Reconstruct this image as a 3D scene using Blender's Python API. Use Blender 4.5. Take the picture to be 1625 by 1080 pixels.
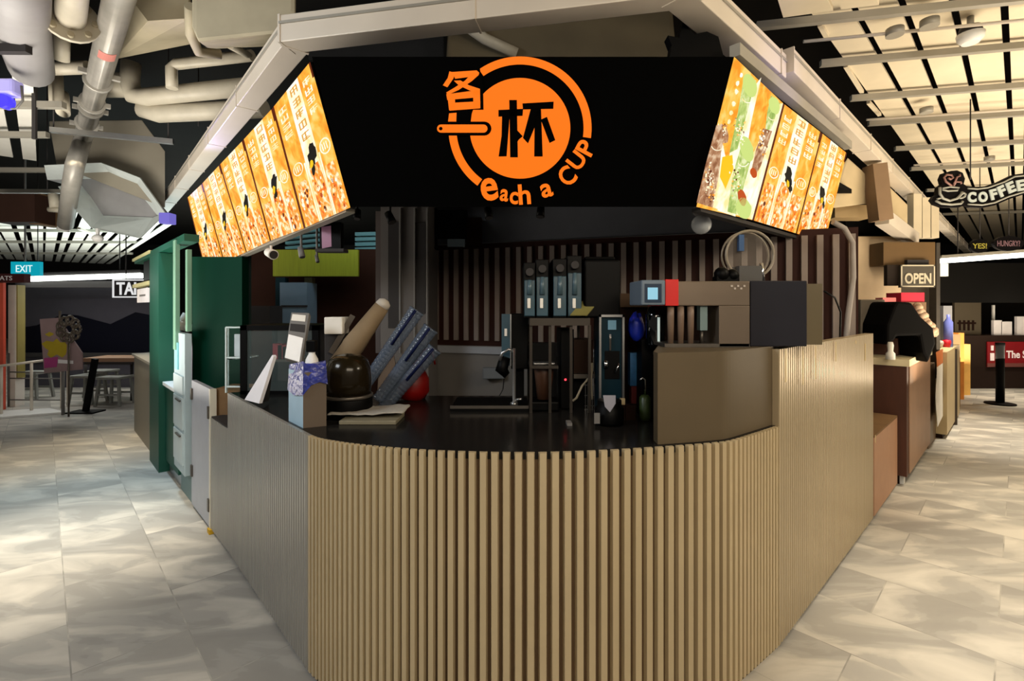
import bpy, bmesh, math, random
from mathutils import Vector, Matrix
random.seed(7)
S = bpy.context.scene
for o in list(bpy.data.objects): bpy.data.objects.remove(o)
C = S.collection
F, CX, CY, HZ = 775.0, 812.5, 487.0, 1.55      # focal in px, principal column, horizon row, eye height

# ---------------------------------------------------------------- camera
cam = bpy.data.cameras.new('camera'); co = bpy.data.objects.new('camera', cam); C.objects.link(co)
co.location = (0, 0, HZ); co.rotation_euler = (math.pi/2, 0, 0)
cam.sensor_width = 36; cam.lens = F/1625*36; cam.shift_y = -53/1625; cam.clip_start = .05; cam.clip_end = 200
S.camera = co
# ---------------------------------------------------------------- world
w = bpy.data.worlds.new('world'); S.world = w; w.use_nodes = True
bg = w.node_tree.nodes['Background']; bg.inputs[0].default_value = (1, .90, .78, 1); bg.inputs[1].default_value = .20
# ---------------------------------------------------------------- view
vs = S.view_settings; vs.view_transform = 'Standard'; vs.look = 'None'; vs.gamma = 1; vs.use_curve_mapping = False; vs.exposure = 0.0

# ---------------------------------------------------------------- lights
def spot(name, loc, tgt, e, col, size=70, r=.12, blend=1):
    l = bpy.data.lights.new(name, 'SPOT'); l.energy = e; l.color = col; l.spot_size = math.radians(size); l.spot_blend = blend; l.shadow_soft_size = r
    o = bpy.data.objects.new(name, l); C.objects.link(o); o.location = loc
    o.rotation_euler = (Vector(tgt)-Vector(loc)).to_track_quat('-Z', 'Y').to_euler(); return o
def area(name, loc, tgt, e, col, sx, sy):
    l = bpy.data.lights.new(name, 'AREA'); l.energy = e; l.color = col; l.shape = 'RECTANGLE'; l.size = sx; l.size_y = sy
    o = bpy.data.objects.new(name, l); C.objects.link(o); o.location = loc
    o.rotation_euler = (Vector(tgt)-Vector(loc)).to_track_quat('-Z', 'Y').to_euler(); return o
WARM = (1, .80, .55); CREAM = (1, .90, .72); COOL = (.62, .86, 1); WHITE = (1, .96, .9)
spot('downlight', (-3.0, 3.0, 3.2), (-3.0, 3.05, 0), 640, CREAM, 44, .2)
spot('downlight', (-4.7, 5.3, 3.2), (-4.7, 5.3, 0), 440, (1, .82, .55), 48)
spot('downlight', (-7.0, 7.2, 3.2), (-7.2, 6.6, 0), 60, WHITE, 50)
spot('downlight', (-3.3, 4.3, 3.1), (-3.5, 4.2, 0), 240, COOL, 60)
spot('downlight', (2.4, 2.25, 3.2), (2.6, 2.1, 0), 400, CREAM, 56)
spot('downlight', (4.2, 3.5, 3.2), (4.2, 3.5, 0), 460, (1, .88, .66), 56, .2)
spot('downlight', (5.9, 5.7, 3.2), (5.9, 5.9, 0), 700, CREAM, 62)
spot('downlight', (9.0, 8.0, 3.2), (9.0, 8.0, 0), 500, CREAM, 70)
area('unseen_ceiling_fill', (5.2, 3.4, .9), (5.2, 3.5, 3.6), 200, (1, .84, .62), 3.0, 2.0)  # unseen upward fills with no fixture, added to brighten the ceilings
area('unseen_ceiling_fill', (8.0, 7.0, .9), (8.0, 7.6, 3.6), 160, (1, .84, .62), 3.0, 3.0)
area('unseen_ceiling_fill', (-4.2, 3.0, .9), (-4.2, 3.2, 3.6), 180, (1, .92, .80), 2.5, 2.0)
area('unseen_ceiling_fill', (-8.0, 10.6, 2.0), (-8.0, 10.7, 3.6), 170, (.80, 1, .96), 3.0, 3.0)
area('unseen_ceiling_fill', (-9.5, 13.5, .9), (-9.5, 13.6, 3.4), 330, (.95, 1, .92), 6.0, 6.0)
area('shop_strip', (-7.0, 8.3, 2.0), (-7.0, 8.1, 0), 28, (1, .97, .9), 3.0, .2)
area('stall_light', (-1.6, 5.2, 3.0), (-1.6, 6.2, 1.9), 9, (.85, .95, 1), 1.4, .5)
area('front_wash', (.7, -.7, 2.6), (.0, 1.9, .3), 64, (1, .85, .65), 2.0, .8)
area('front_wash', (-2.7, .8, 2.9), (-1.4, 2.7, 1.1), 46, (.92, .97, 1), 1.0, .6)
area('front_wash', (3.2, 1.2, 2.9), (1.9, 2.8, .7), 44, (1, .88, .68), 1.0, .6)

# ---------------------------------------------------------------- pixel <-> world helpers
def W(px, py, Y): return Vector(((px-CX)/F*Y, Y, HZ+(CY-py)/F*Y))
def G(px, py, z): return W(px, py, (z-HZ)*F/(CY-py))
class Plane:
    def __init__(s, a, b, c):
        s.p = a; s.n = (b-a).cross(c-a).normalized()
        e = Vector((0, 0, HZ))
        if (e-a).dot(s.n) < 0: s.n = -s.n
    def at(s, px, py, off=0):
        e = Vector((0, 0, HZ)); d = Vector(((px-CX)/F, 1, (CY-py)/F)); p = s.p+s.n*off
        return e+d*((p-e).dot(s.n)/d.dot(s.n))
def facing(Y): return Plane(Vector((0, Y, 0)), Vector((1, Y, 0)), Vector((0, Y, 1)))
DL = Vector((-.693, .721, 0)); DR = Vector((.721, .693, 0))

# ---------------------------------------------------------------- materials
MATS = {}
def mat(name, col, rough=.6, metal=0., noise=0., nscale=8, bump=0., bscale=40, emit=0., ecol=None, alpha=1., trans=0., stretch=None, coat=0., ior=1.45):
    if name in MATS: return MATS[name]
    m = bpy.data.materials.new(name); m.use_nodes = True; nt = m.node_tree; b = nt.nodes['Principled BSDF']
    c = tuple((x/255)**2.2 for x in col)+(1,)
    b.inputs['Roughness'].default_value = rough; b.inputs['Metallic'].default_value = metal; b.inputs['Base Color'].default_value = c
    b.inputs['Coat Weight'].default_value = coat; b.inputs['IOR'].default_value = ior
    if max(col) < 62: b.inputs['Specular IOR Level'].default_value = .12
    if trans: b.inputs['Transmission Weight'].default_value = trans
    if alpha < 1: b.inputs['Alpha'].default_value = alpha
    tc = nt.nodes.new('ShaderNodeTexCoord'); mp = nt.nodes.new('ShaderNodeMapping'); nt.links.new(tc.outputs['Object'], mp.inputs[0])
    if stretch: mp.inputs['Scale'].default_value = stretch
    amt = noise if noise else .06
    n = nt.nodes.new('ShaderNodeTexNoise'); n.inputs['Scale'].default_value = nscale; n.inputs['Detail'].default_value = 5
    nt.links.new(mp.outputs[0], n.inputs['Vector'])
    r = nt.nodes.new('ShaderNodeMapRange'); r.inputs[1].default_value = .25; r.inputs[2].default_value = .75
    r.inputs[3].default_value = 1-amt; r.inputs[4].default_value = 1+amt; nt.links.new(n.outputs[0], r.inputs[0])
    x = nt.nodes.new('ShaderNodeVectorMath'); x.operation = 'SCALE'; x.inputs[0].default_value = c[:3]; nt.links.new(r.outputs[0], x.inputs['Scale'])
    nt.links.new(x.outputs[0], b.inputs['Base Color'])
    if bump:
        n2 = nt.nodes.new('ShaderNodeTexNoise'); n2.inputs['Scale'].default_value = bscale; nt.links.new(mp.outputs[0], n2.inputs['Vector'])
        bp = nt.nodes.new('ShaderNodeBump'); bp.inputs['Strength'].default_value = bump; bp.inputs['Distance'].default_value = .01
        nt.links.new(n2.outputs[0], bp.inputs['Height']); nt.links.new(bp.outputs[0], b.inputs['Normal'])
    if emit:
        e = tuple((v/255)**2.2 for v in (ecol or col))+(1,)
        b.inputs['Emission Color'].default_value = e; b.inputs['Emission Strength'].default_value = emit
        if emit >= .5: x.inputs[0].default_value = [v*.12 for v in c[:3]]; b.inputs['Specular IOR Level'].default_value = .1
    MATS[name] = m; return m

def floor_material():
    m = bpy.data.materials.new('stone_tile'); m.use_nodes = True; nt = m.node_tree; N = nt.nodes; L = nt.links; b = N['Principled BSDF']
    tc = N.new('ShaderNodeTexCoord'); mp = N.new('ShaderNodeMapping'); L.new(tc.outputs['Object'], mp.inputs[0])
    mp.inputs['Rotation'].default_value = (0, 0, math.radians(-133.85)); mp.inputs['Location'].default_value = (.3, .32, 0)
    br = N.new('ShaderNodeTexBrick'); L.new(mp.outputs[0], br.inputs[0]); br.inputs['Scale'].default_value = 1
    br.inputs['Brick Width'].default_value = .9; br.inputs['Row Height'].default_value = .42; br.inputs['Mortar Size'].default_value = .003
    br.inputs['Color1'].default_value = (.62, .62, .64, 1); br.inputs['Color2'].default_value = (1, 1, 1, 1); br.inputs['Mortar'].default_value = (.30, .30, .30, 1); br.inputs['Bias'].default_value = -.2
    mp2 = N.new('ShaderNodeMapping'); L.new(tc.outputs['Object'], mp2.inputs[0]); mp2.inputs['Rotation'].default_value = (0, 0, math.radians(12)); mp2.inputs['Scale'].default_value = (1, 2.6, 1)
    # every tile shifts the pattern a little so that veins break at the joints
    ad = N.new('ShaderNodeVectorMath'); ad.operation = 'ADD'; sc = N.new('ShaderNodeVectorMath'); sc.operation = 'SCALE'; sc.inputs['Scale'].default_value = 5
    L.new(br.outputs[0], sc.inputs[0]); L.new(mp2.outputs[0], ad.inputs[0]); L.new(sc.outputs[0], ad.inputs[1])
    n = N.new('ShaderNodeTexNoise'); n.inputs['Scale'].default_value = 1.7; n.inputs['Detail'].default_value = 9; n.inputs['Roughness'].default_value = .5; n.inputs['Distortion'].default_value = .7; L.new(ad.outputs[0], n.inputs['Vector'])
    cr = N.new('ShaderNodeValToRGB'); L.new(n.outputs[0], cr.inputs[0]); e = cr.color_ramp.elements
    e[0].position = .30; e[0].color = (.31, .295, .27, 1); e[1].position = .66; e[1].color = (.60, .565, .50, 1)
    k = e.new(.44); k.color = (.34, .325, .295, 1); k = e.new(.455); k.color = (.375, .36, .33, 1); k = e.new(.51); k.color = (.40, .38, .345, 1); k = e.new(.522); k.color = (.45, .425, .38, 1)
    mx = N.new('ShaderNodeMix'); mx.data_type = 'RGBA'; mx.blend_type = 'MULTIPLY'; mx.inputs[0].default_value = .45
    L.new(cr.outputs[0], mx.inputs[6]); L.new(br.outputs[0], mx.inputs[7]); L.new(mx.outputs[2], b.inputs['Base Color'])
    b.inputs['Roughness'].default_value = .5
    bp = N.new('ShaderNodeBump'); bp.inputs['Strength'].default_value = .25; bp.inputs['Distance'].default_value = .004; L.new(n.outputs[0], bp.inputs['Height']); L.new(bp.outputs[0], b.inputs['Normal'])
    return m
M_flute = mat('champagne_metal', (190, 173, 140), .42, .3, .05, 3)
M_flute_l = mat('cool_lit_flute_metal', (158, 156, 150), .36, .45, .05, 3, stretch=(8, 8, .4))  # flute metal greyed, putting the left side's cooler light into the colour
M_flute_s = mat('champagne_metal_satin', (176, 160, 132), .36, .45, .05, 3, stretch=(8, 8, .4))
M_worktop = mat('dark_stone', (32, 31, 30), .18, 0, .25, 30)
M_black = mat('black_plastic', (9, 9, 10), .5)
M_signblk = mat('black_sign_face', (8, 8, 8), .9); M_signblk.node_tree.nodes['Principled BSDF'].inputs['Specular IOR Level'].default_value = .04
M_orange = mat('orange_sign', (255, 118, 30), .5, emit=1.0)
M_beam = mat('white_painted_steel', (208, 198, 184), .38, .1, .06, 3)
M_beamg = mat('grey_painted_steel', (150, 146, 136), .45, .2, .08, 3)
M_pipe = mat('cream_pipe_paint', (190, 183, 166), .45, 0, .12, 6, .15, 20)
M_pipeg = mat('galvanised_pipe', (172, 169, 162), .4, .2, .15, 8)
M_duct = mat('beige_duct_wrap', (168, 158, 134), .7, 0, .18, 3, .5, 5)
M_dark = mat('dark_void_paint', (14, 13, 12), .9)
M_slab = mat('dark_soffit', (26, 24, 22), .9, 0, .2, 2)
M_plank = mat('ceiling_board_white', (215, 203, 178), .7, 0, .06, 4)
M_brown = mat('brown_laminate', (76, 46, 34), .5, 0, .1, 5, stretch=(6, 6, 1))
M_brownl = mat('light_brown_laminate', (148, 116, 92), .5, 0, .08, 5)
M_brownd = mat('dark_brown', (34, 20, 14), .6)
M_tan = mat('tan_laminate', (176, 156, 118), .5, 0, .06, 5)
M_greyb = mat('grey_brown_panel', (84, 73, 56), .5, 0, .08, 4)
M_white = mat('white_laminate', (222, 222, 220), .4)
M_whitem = mat('matt_white', (226, 222, 214), .7)
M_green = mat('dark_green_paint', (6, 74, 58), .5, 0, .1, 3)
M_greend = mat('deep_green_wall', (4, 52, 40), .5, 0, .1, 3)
M_steel = mat('brushed_steel', (165, 165, 165), .3, .9, .08, 20, stretch=(1, 1, 12))
M_steeld = mat('dull_steel', (95, 90, 84), .4, .7, .1, 10)
M_grey = mat('mid_grey', (110, 108, 106), .6)
M_greyd = mat('dark_grey', (58, 56, 56), .6)
M_wallgrey = mat('grey_wall_panel', (96, 92, 90), .7, 0, .1, 2)
M_chrome = mat('chrome', (220, 220, 220), .08, 1)
M_blueg = mat('blue_grey_front', (38, 68, 82), .4, 0, .15, 6)
M_blue = mat('blue_plastic', (28, 44, 150), .3, 0, .3, 30)
M_red = mat('red_plastic', (196, 22, 18), .45)
M_redsign = mat('dark_red_sign', (120, 16, 24), .5, emit=.15)
M_paper = mat('white_paper', (225, 222, 226), .7)
M_card = mat('cardboard', (120, 92, 62), .8, 0, .12, 8)
M_glass = mat('clear_glass', (225, 240, 240), .05, 0, trans=1., ior=1.3)
M_acryl = mat('clear_cup_plastic', (190, 215, 235), .12, 0, trans=.75, ior=1.25)
M_screen = mat('lit_screen', (150, 205, 225), .3, emit=.9)
M_tube = mat('white_tube_light', (255, 250, 235), .3, emit=7)
M_tubec = mat('cool_tube_light', (250, 255, 245), .3, emit=7)

# ---------------------------------------------------------------- mesh builder
ORG = {}
class MB:
    def __init__(s): s.v = []; s.f = []; s.m = []; s.sm = []
    def add(s, vs, fs, mi=0, smooth=False):
        k = len(s.v); s.v += [Vector(p) for p in vs]
        for f in fs: s.f.append([k+i for i in f]); s.m.append(mi); s.sm.append(smooth)
        return s
    def hexa(s, p, mi=0):      # p: 4 lower then 4 upper corners
        return s.add(p, [(3, 2, 1, 0), (4, 5, 6, 7), (0, 1, 5, 4), (1, 2, 6, 5), (2, 3, 7, 6), (3, 0, 4, 7)], mi)
    def box(s, x0, x1, y0, y1, z0, z1, rz=0, mi=0):
        cx, cy = (x0+x1)/2, (y0+y1)/2; c, sn = math.cos(rz), math.sin(rz)
        P = []
        for z in (z0, z1):
            for x, y in ((x0, y0), (x1, y0), (x1, y1), (x0, y1)):
                dx, dy = x-cx, y-cy; P.append((cx+dx*c-dy*sn, cy+dx*sn+dy*c, z))
        return s.hexa(P, mi)
    def obox(s, c, ax, ay, az, mi=0):  # centre and three half-axis vectors
        c = Vector(c); P = [c-ax-ay-az, c+ax-ay-az, c+ax+ay-az, c-ax+ay-az, c-ax-ay+az, c+ax-ay+az, c+ax+ay+az, c-ax+ay+az]
        return s.hexa(P, mi)
    def beam(s, a, b, w_, h, mi=0, up=(0, 0, 1)):
        a = Vector(a); b = Vector(b); d = (b-a); ln = d.length; d.normalize(); up = Vector(up)
        if abs(d.dot(up)) > .98: up = Vector((0, 1, 0))
        sd = d.cross(up).normalized(); u = sd.cross(d)
        return s.obox((a+b)/2, d*ln/2, sd*w_/2, u*h/2, mi)
    def px(s, x0, x1, y0, y1, Y, d, mi=0, rz=0):   # a box whose front face at depth Y covers the image rectangle
        a = W(x0, y1, Y); b = W(x1, y0, Y); return s.box(a.x, b.x, Y, Y+d, a.z, b.z, rz, mi)
    def tube(s, pts, r, n=12, mi=0, cap=True):
        pts = [Vector(p) for p in pts]; rs = r if isinstance(r, (list, tuple)) else [r]*len(pts)
        k = len(s.v); prev = None
        for i, p in enumerate(pts):
            t = (pts[min(i+1, len(pts)-1)]-pts[max(i-1, 0)]).normalized()
            if prev is None:
                a = Vector((0, 0, 1)) if abs(t.z) < .9 else Vector((1, 0, 0)); u = t.cross(a).normalized()
            else: u = (prev-t*prev.dot(t)).normalized()
            prev = u; v = t.cross(u)
            for j in range(n):
                th = 2*math.pi*j/n; s.v.append(p+(u*math.cos(th)+v*math.sin(th))*rs[i])
        for i in range(len(pts)-1):
            for j in range(n):
                a = k+i*n+j; b = k+i*n+(j+1) % n
                s.f.append([a, b, b+n, a+n]); s.m.append(mi); s.sm.append(True)
        if cap:
            s.f.append([k+j for j in range(n)][::-1]); s.m.append(mi); s.sm.append(False)
            e = k+(len(pts)-1)*n; s.f.append([e+j for j in range(n)]); s.m.append(mi); s.sm.append(False)
        return s
    def lathe(s, c, prof, n=24, mi=0, axis=None):
        c = Vector(c); ax = Vector(axis).normalized() if axis is not None else Vector((0, 0, 1))
        a = Vector((1, 0, 0)) if abs(ax.x) < .9 else Vector((0, 1, 0)); u = (a-ax*a.dot(ax)).normalized(); v = ax.cross(u); k = len(s.v)
        for r, z in prof:
            for j in range(n):
                th = 2*math.pi*j/n; s.v.append(c+ax*z+(u*math.cos(th)+v*math.sin(th))*max(r, .0004))
        for i in range(len(prof)-1):
            d0 = prof[i+1][0]-prof[i][0]; d1 = prof[i+1][1]-prof[i][1]
            for j in range(n):
                p = k+i*n+j; q_ = k+i*n+(j+1) % n; s.f.append([p, q_, q_+n, p+n]); s.m.append(mi); s.sm.append(abs(d1) > .25*abs(d0))
        for e, rev in ((k, True), (k+(len(prof)-1)*n, False)):
            L = [e+j for j in range(n)]; s.f.append(L[::-1] if rev else L); s.m.append(mi); s.sm.append(False)
        return s
    def sphere(s, c, r, n=16, mi=0, sc=(1, 1, 1)):
        c = Vector(c); k = len(s.v); m = n//2
        for i in range(m+1):
            ph = math.pi*i/m
            for j in range(n):
                th = 2*math.pi*j/n; s.v.append(c+Vector((r*sc[0]*math.sin(ph)*math.cos(th), r*sc[1]*math.sin(ph)*math.sin(th), r*sc[2]*math.cos(ph))))
        for i in range(m):
            for j in range(n):
                a = k+i*n+j; b = k+i*n+(j+1) % n; s.f.append([a, a+n, b+n, b]); s.m.append(mi); s.sm.append(True)
        return s
    def flat(s, pts2, pl, off, th=.002, mi=0):  # outline on a real plane, given a thickness
        fr = [pl.at(x, y, off) for x, y in pts2]; bk = [p-pl.n*th for p in fr]; n = len(fr)
        fs = [list(range(n)), [n+i for i in range(n)][::-1]]+[(i, (i+1) % n, n+(i+1) % n, n+i) for i in range(n)]
        return s.add(fr+bk, fs, mi)
    def ring(s, c, R0, R1, a0, a1, pl, off, th=.002, mi=0, n=48):
        o = []; i_ = []
        for k in range(n+1):
            a = math.radians(a0+(a1-a0)*k/n)
            o.append((c[0]+R1*math.cos(a), c[1]-R1*math.sin(a))); i_.append((c[0]+R0*math.cos(a), c[1]-R0*math.sin(a)))
        for k in range(n): s.flat([o[k], o[k+1], i_[k+1], i_[k]], pl, off, th, mi)
        return s
    def text(s, string, box, pl, off, th=.003, mi=0, rot=0, bold=.02, crop=None):  # fits text into an image-space box on a real plane
        v2, fs = glyphs(string, bold)
        xs = [p[0] for p in v2]; ys = [p[1] for p in v2]; x0, x1, y0, y1 = min(xs), max(xs), min(ys), max(ys)
        bx, by, bw, bh = box; r = math.radians(rot); P = []
        for x, y in v2:
            u = ((x-x0)/(x1-x0)-.5)*bw; v = -((y-y0)/(y1-y0)-.5)*bh
            P.append((bx+u*math.cos(r)+v*math.sin(r), by-u*math.sin(r)+v*math.cos(r)))
        fr = [pl.at(x, y, off) for x, y in P]; bk = [p-pl.n*th for p in fr]; n = len(fr)
        ed = {}
        for f in fs:
            for i in range(len(f)):
                a, b = f[i], f[(i+1) % len(f)]; ed[(a, b)] = 1
        side = [(a, b, n+b, n+a) for (a, b) in ed if (b, a) not in ed]
        return s.add(fr+bk, [list(f) for f in fs]+side, mi)
    def build(s, name, mats, parent=None, bevel=0., kind=None, smooth_all=False):
        if not isinstance(mats, (list, tuple)): mats = [mats]
        if parent is None:
            xs = [p.x for p in s.v]; ys = [p.y for p in s.v]; zs = [p.z for p in s.v]
            org = Vector(((min(xs)+max(xs))/2, (min(ys)+max(ys))/2, min(zs)))
        else: org = ORG[parent.name]
        me = bpy.data.meshes.new(name); me.from_pydata([p-org for p in s.v], [], s.f); me.update()
        for m in mats: me.materials.append(m)
        for i, p in enumerate(me.polygons): p.material_index = s.m[i]; p.use_smooth = s.sm[i] or smooth_all
        bm = bmesh.new(); bm.from_mesh(me); bmesh.ops.recalc_face_normals(bm, faces=bm.faces); bm.to_mesh(me); bm.free()
        o = bpy.data.objects.new(name, me); C.objects.link(o); ORG[o.name] = org
        if parent is None: o.location = org
        else: o.parent = parent
        if bevel:
            b = o.modifiers.new('bevel', 'BEVEL'); b.width = bevel; b.segments = 2; b.limit_method = 'ANGLE'; b.angle_limit = math.radians(50)
        if kind: o['kind'] = kind
        return o
_gc = {}
def glyphs(string, bold):
    key = (string, bold)
    if key in _gc: return _gc[key]
    cu = bpy.data.curves.new('t', 'FONT'); cu.body = string; cu.size = 1; cu.offset = bold; cu.resolution_u = 4
    ob = bpy.data.objects.new('t', cu); C.objects.link(ob); dg = bpy.context.evaluated_depsgraph_get(); dg.update()
    me = bpy.data.meshes.new_from_object(ob.evaluated_get(dg))
    v = [(p.co.x, p.co.y) for p in me.vertices]; f = [tuple(p.vertices) for p in me.polygons]
    bpy.data.objects.remove(ob); bpy.data.curves.remove(cu); bpy.data.meshes.remove(me)
    _gc[key] = (v, f); return v, f
def tag(o, label, cat, group=None):
    o['label'] = label; o['category'] = cat
    if group: o['group'] = group
    return o
def thing(name, label, cat, loc, group=None):
    o = bpy.data.objects.new(name, None); C.objects.link(o); o.location = loc; o.empty_display_size = .05; ORG[o.name] = Vector(loc)
    return tag(o, label, cat, group)
def copy_tree(o, parent=None):
    c = o.copy(); C.objects.link(c); c.parent = parent; ORG[c.name] = ORG[o.name]
    for ch in [x for x in C.objects if x.parent == o]: copy_tree(ch, c)
    return c
def blob(cx, cy, rx, ry, n=14, j=.25, rot=0):
    P = []
    for k in range(n):
        a = 2*math.pi*k/n; q = 1+random.uniform(-j, j); x = rx*q*math.cos(a); y = ry*q*math.sin(a)
        P.append((cx+x*math.cos(rot)-y*math.sin(rot), cy+x*math.sin(rot)+y*math.cos(rot)))
    return P

# ================================================================ SETTING
fl = MB().add([(-30, -4, 0), (30, -4, 0), (30, 30, 0), (-30, 30, 0)], [(0, 1, 2, 3)]).build('floor', floor_material(), kind='structure')
MB().box(-30, 30, -4, 30, 4.6, 4.8).build('ceiling_slab', M_slab, kind='structure').name = 'ceiling'
wf = MB(); wf.box(-30, 30, 24, 24.3, 0, 4.6); wf.build('wall_back', mat('far_dark_wall', (40, 38, 38), .8), kind='structure')

# ---- kiosk plan outline (x, y) from the left end round the shallow bow to the right end
def lin(p, d, t): return (p[0]+d[0]*t, p[1]+d[1]*t)
LC = (-.8957, 2.1326); RC = (1.165, 2.138)
TOPZ = 1.015
front_px = [(488, 690), (500, 694.5), (520, 698.5), (550, 703), (600, 708.5), (650, 712.5), (700, 715.3), (750, 717), (800, 718), (850, 718), (900, 717), (950, 715), (1000, 712.3), (1050, 709), (1100, 705.5), (1140, 702), (1165, 698.5), (1200, 688), (1237, 676)]
front_pts = [((a-CX)/F*(TOPZ-HZ)*F/(CY-b), (TOPZ-HZ)*F/(CY-b)) for a, b in front_px]
def pt_on(px, p, d):   # point of a plan line seen in image column px
    k = (px-CX)/F; t = (k*p[1]-p[0])/(d[0]-k*d[1]); return (p[0]+d[0]*t, p[1]+d[1]*t)
L_end = pt_on(334, LC, DL); L_step = pt_on(361, LC, DL); R_end = pt_on(1386, RC, DR); R_step = front_pts[-1]
def smooth_path(P):
    out = []
    for i in range(len(P)-1):
        p0 = P[max(i-1, 0)]; p1 = P[i]; p2 = P[i+1]; p3 = P[min(i+2, len(P)-1)]
        for k in range(6):
            t = k/6
            out.append(tuple(.5*((2*p1[j])+(-p0[j]+p2[j])*t+(2*p0[j]-5*p1[j]+4*p2[j]-p3[j])*t*t+(-p0[j]+3*p1[j]-3*p2[j]+p3[j])*t**3) for j in (0, 1)))
    out.append(P[-1]); return out
bow = smooth_path(front_pts)
def resample_by(path, pitch_fn):
    """walk along a plan path, returning (point, normal) at rib edges"""
    import bisect
    L = [0]
    for a, b in zip(path, path[1:]): L.append(L[-1]+math.hypot(b[0]-a[0], b[1]-a[1]))
    def at(s_):
        i = min(max(bisect.bisect(L, s_)-1, 0), len(path)-2); t = (s_-L[i])/(L[i+1]-L[i]) if L[i+1] > L[i] else 0
        a, b = path[i], path[i+1]; d = Vector((b[0]-a[0], b[1]-a[1], 0)).normalized()
        return Vector((a[0]+(b[0]-a[0])*t, a[1]+(b[1]-a[1])*t, 0)), Vector((d.y, -d.x, 0))
    out = []; s_ = 0
    while s_ < L[-1]-1e-4:
        p, n = at(s_); q = CX+p.x/p.y*F; pitch = pitch_fn(q); e = min(s_+pitch, L[-1])
        out.append((s_, e)); s_ = e
    return out, at
def fluted(path, pitch_fn, z0, z1, depth, duty=.52, th=.03):
    segs, at = resample_by(path, pitch_fn); mb = MB()
    prof = []
    for a, b in segs:
        p = b-a
        for t, o in ((0, 0), (.06, 0), (.16, 1), (.16+duty, 1), (.26+duty, 0)):
            q, n = at(a+p*t); prof.append((q+n*depth*(o-1), n))
    q, n = at(segs[-1][1]); prof.append((q+n*-depth, n))
    N = len(prof); vs = []
    for q, n in prof: vs += [q+Vector((0, 0, z0)), q+Vector((0, 0, z1)), q-n*th+Vector((0, 0, z1)), q-n*th+Vector((0, 0, z0))]
    fs = []
    mi_ = []
    for i in range(N-1):
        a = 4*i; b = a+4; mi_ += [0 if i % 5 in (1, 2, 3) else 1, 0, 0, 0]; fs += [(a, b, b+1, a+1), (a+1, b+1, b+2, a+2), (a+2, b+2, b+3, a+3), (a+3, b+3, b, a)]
    fs += [(0, 1, 2, 3), (4*N-1, 4*N-2, 4*N-3, 4*N-4)]
    mb.add(vs, fs); mb.m = mi_+[0, 0]; return mb
def pitch_front(q):
    t = [(480, 5), (500, 5.2), (520, 6.3), (560, 9), (600, 11.3), (650, 13.8), (700, 16), (760, 18.2), (820, 19.6), (880, 20), (940, 19), (1000, 18), (1050, 16.8), (1100, 14.8), (1140, 12), (1160, 9.5), (1175, 6.5), (1200, 5), (1240, 4.6)]
    for (a, x), (b, y) in zip(t, t[1:]):
        if q <= b: v = x+(y-x)*(max(q, a)-a)/(b-a); break
    else: v = 4.6
    # convert image pitch to metres along the bow
    i = min(range(len(bow)), key=lambda k: abs(CX+bow[k][0]/bow[k][1]*F-q)); i = min(max(i, 1), len(bow)-2)
    a, b = bow[i-1], bow[i+1]; ds = math.hypot(b[0]-a[0], b[1]-a[1]); dp = abs((b[0]/b[1]-a[0]/a[1])*F)
    return v*ds/dp
counter = thing('kiosk_counter', 'bow-fronted drinks kiosk counter clad in champagne vertical flutes', 'counter', (0, 2.0, 0))
BZ = .03
fluted([L_end, L_step], lambda q: .03, BZ, .79, .004).build('low_end_panel', [M_flute_l, M_flute_l], counter)
fluted([L_step, front_pts[0]], lambda q: .03, BZ, TOPZ-.002, .004).build('side_panel', [M_flute_l, M_flute_l], counter)
fluted(bow, pitch_front, BZ, TOPZ-.002, .020).build('fluted_front', [M_flute, mat('brown_groove', (78, 60, 38), .6)], counter)  # groove faces are a darker brown than the rib faces
hw = fluted([R_step, R_end], lambda q: .03, BZ, 1.36, .003, th=.05); hw.build('high_side_panel', [M_flute_s, M_flute_s], counter)
# plinth, set back
def offset_path(P, d):
    out = []
    for i, p in enumerate(P):
        a = P[max(i-1, 0)]; b = P[min(i+1, len(P)-1)]; t = Vector((b[0]-a[0], b[1]-a[1], 0)).normalized(); out.append((p[0]+t.y*d, p[1]-t.x*d))
    return out
full = [L_end, L_step]+bow+[R_end]
ins = offset_path(full, -.02); ins2 = offset_path(full, -.06)
pb = MB()
for i in range(len(full)-1):
    a, b, c, d = ins[i], ins[i+1], ins2[i+1], ins2[i]; pb.hexa([(*a, 0), (*b, 0), (*c, 0), (*d, 0), (*a, BZ), (*b, BZ), (*c, BZ), (*d, BZ)])
pb.build('plinth', mat('brown_plinth', (88, 74, 52), .5), counter)
st = MB()
for px_, y0, y1 in ((1246.5, 553, 606), (1274, 551, 610), (1294, 549, 601), (1326, 542, 573), (1358, 540, 545), (1373, 545, 572), (1389, 690, 702)):
    p = pt_on(px_, RC, DR); n = Vector((DR.y, -DR.x, 0)); z = lambda y: HZ+(CY-y)/F*p[1]
    st.obox(Vector((p[0], p[1], (z(y0)+z(y1))/2))+n*.001, DR*.004, n*.002, Vector((0, 0, abs(z(y0)-z(y1))/2)))
st.build('paint_drips', mat('pale_drips', (216, 196, 150), .5), counter)
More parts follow.
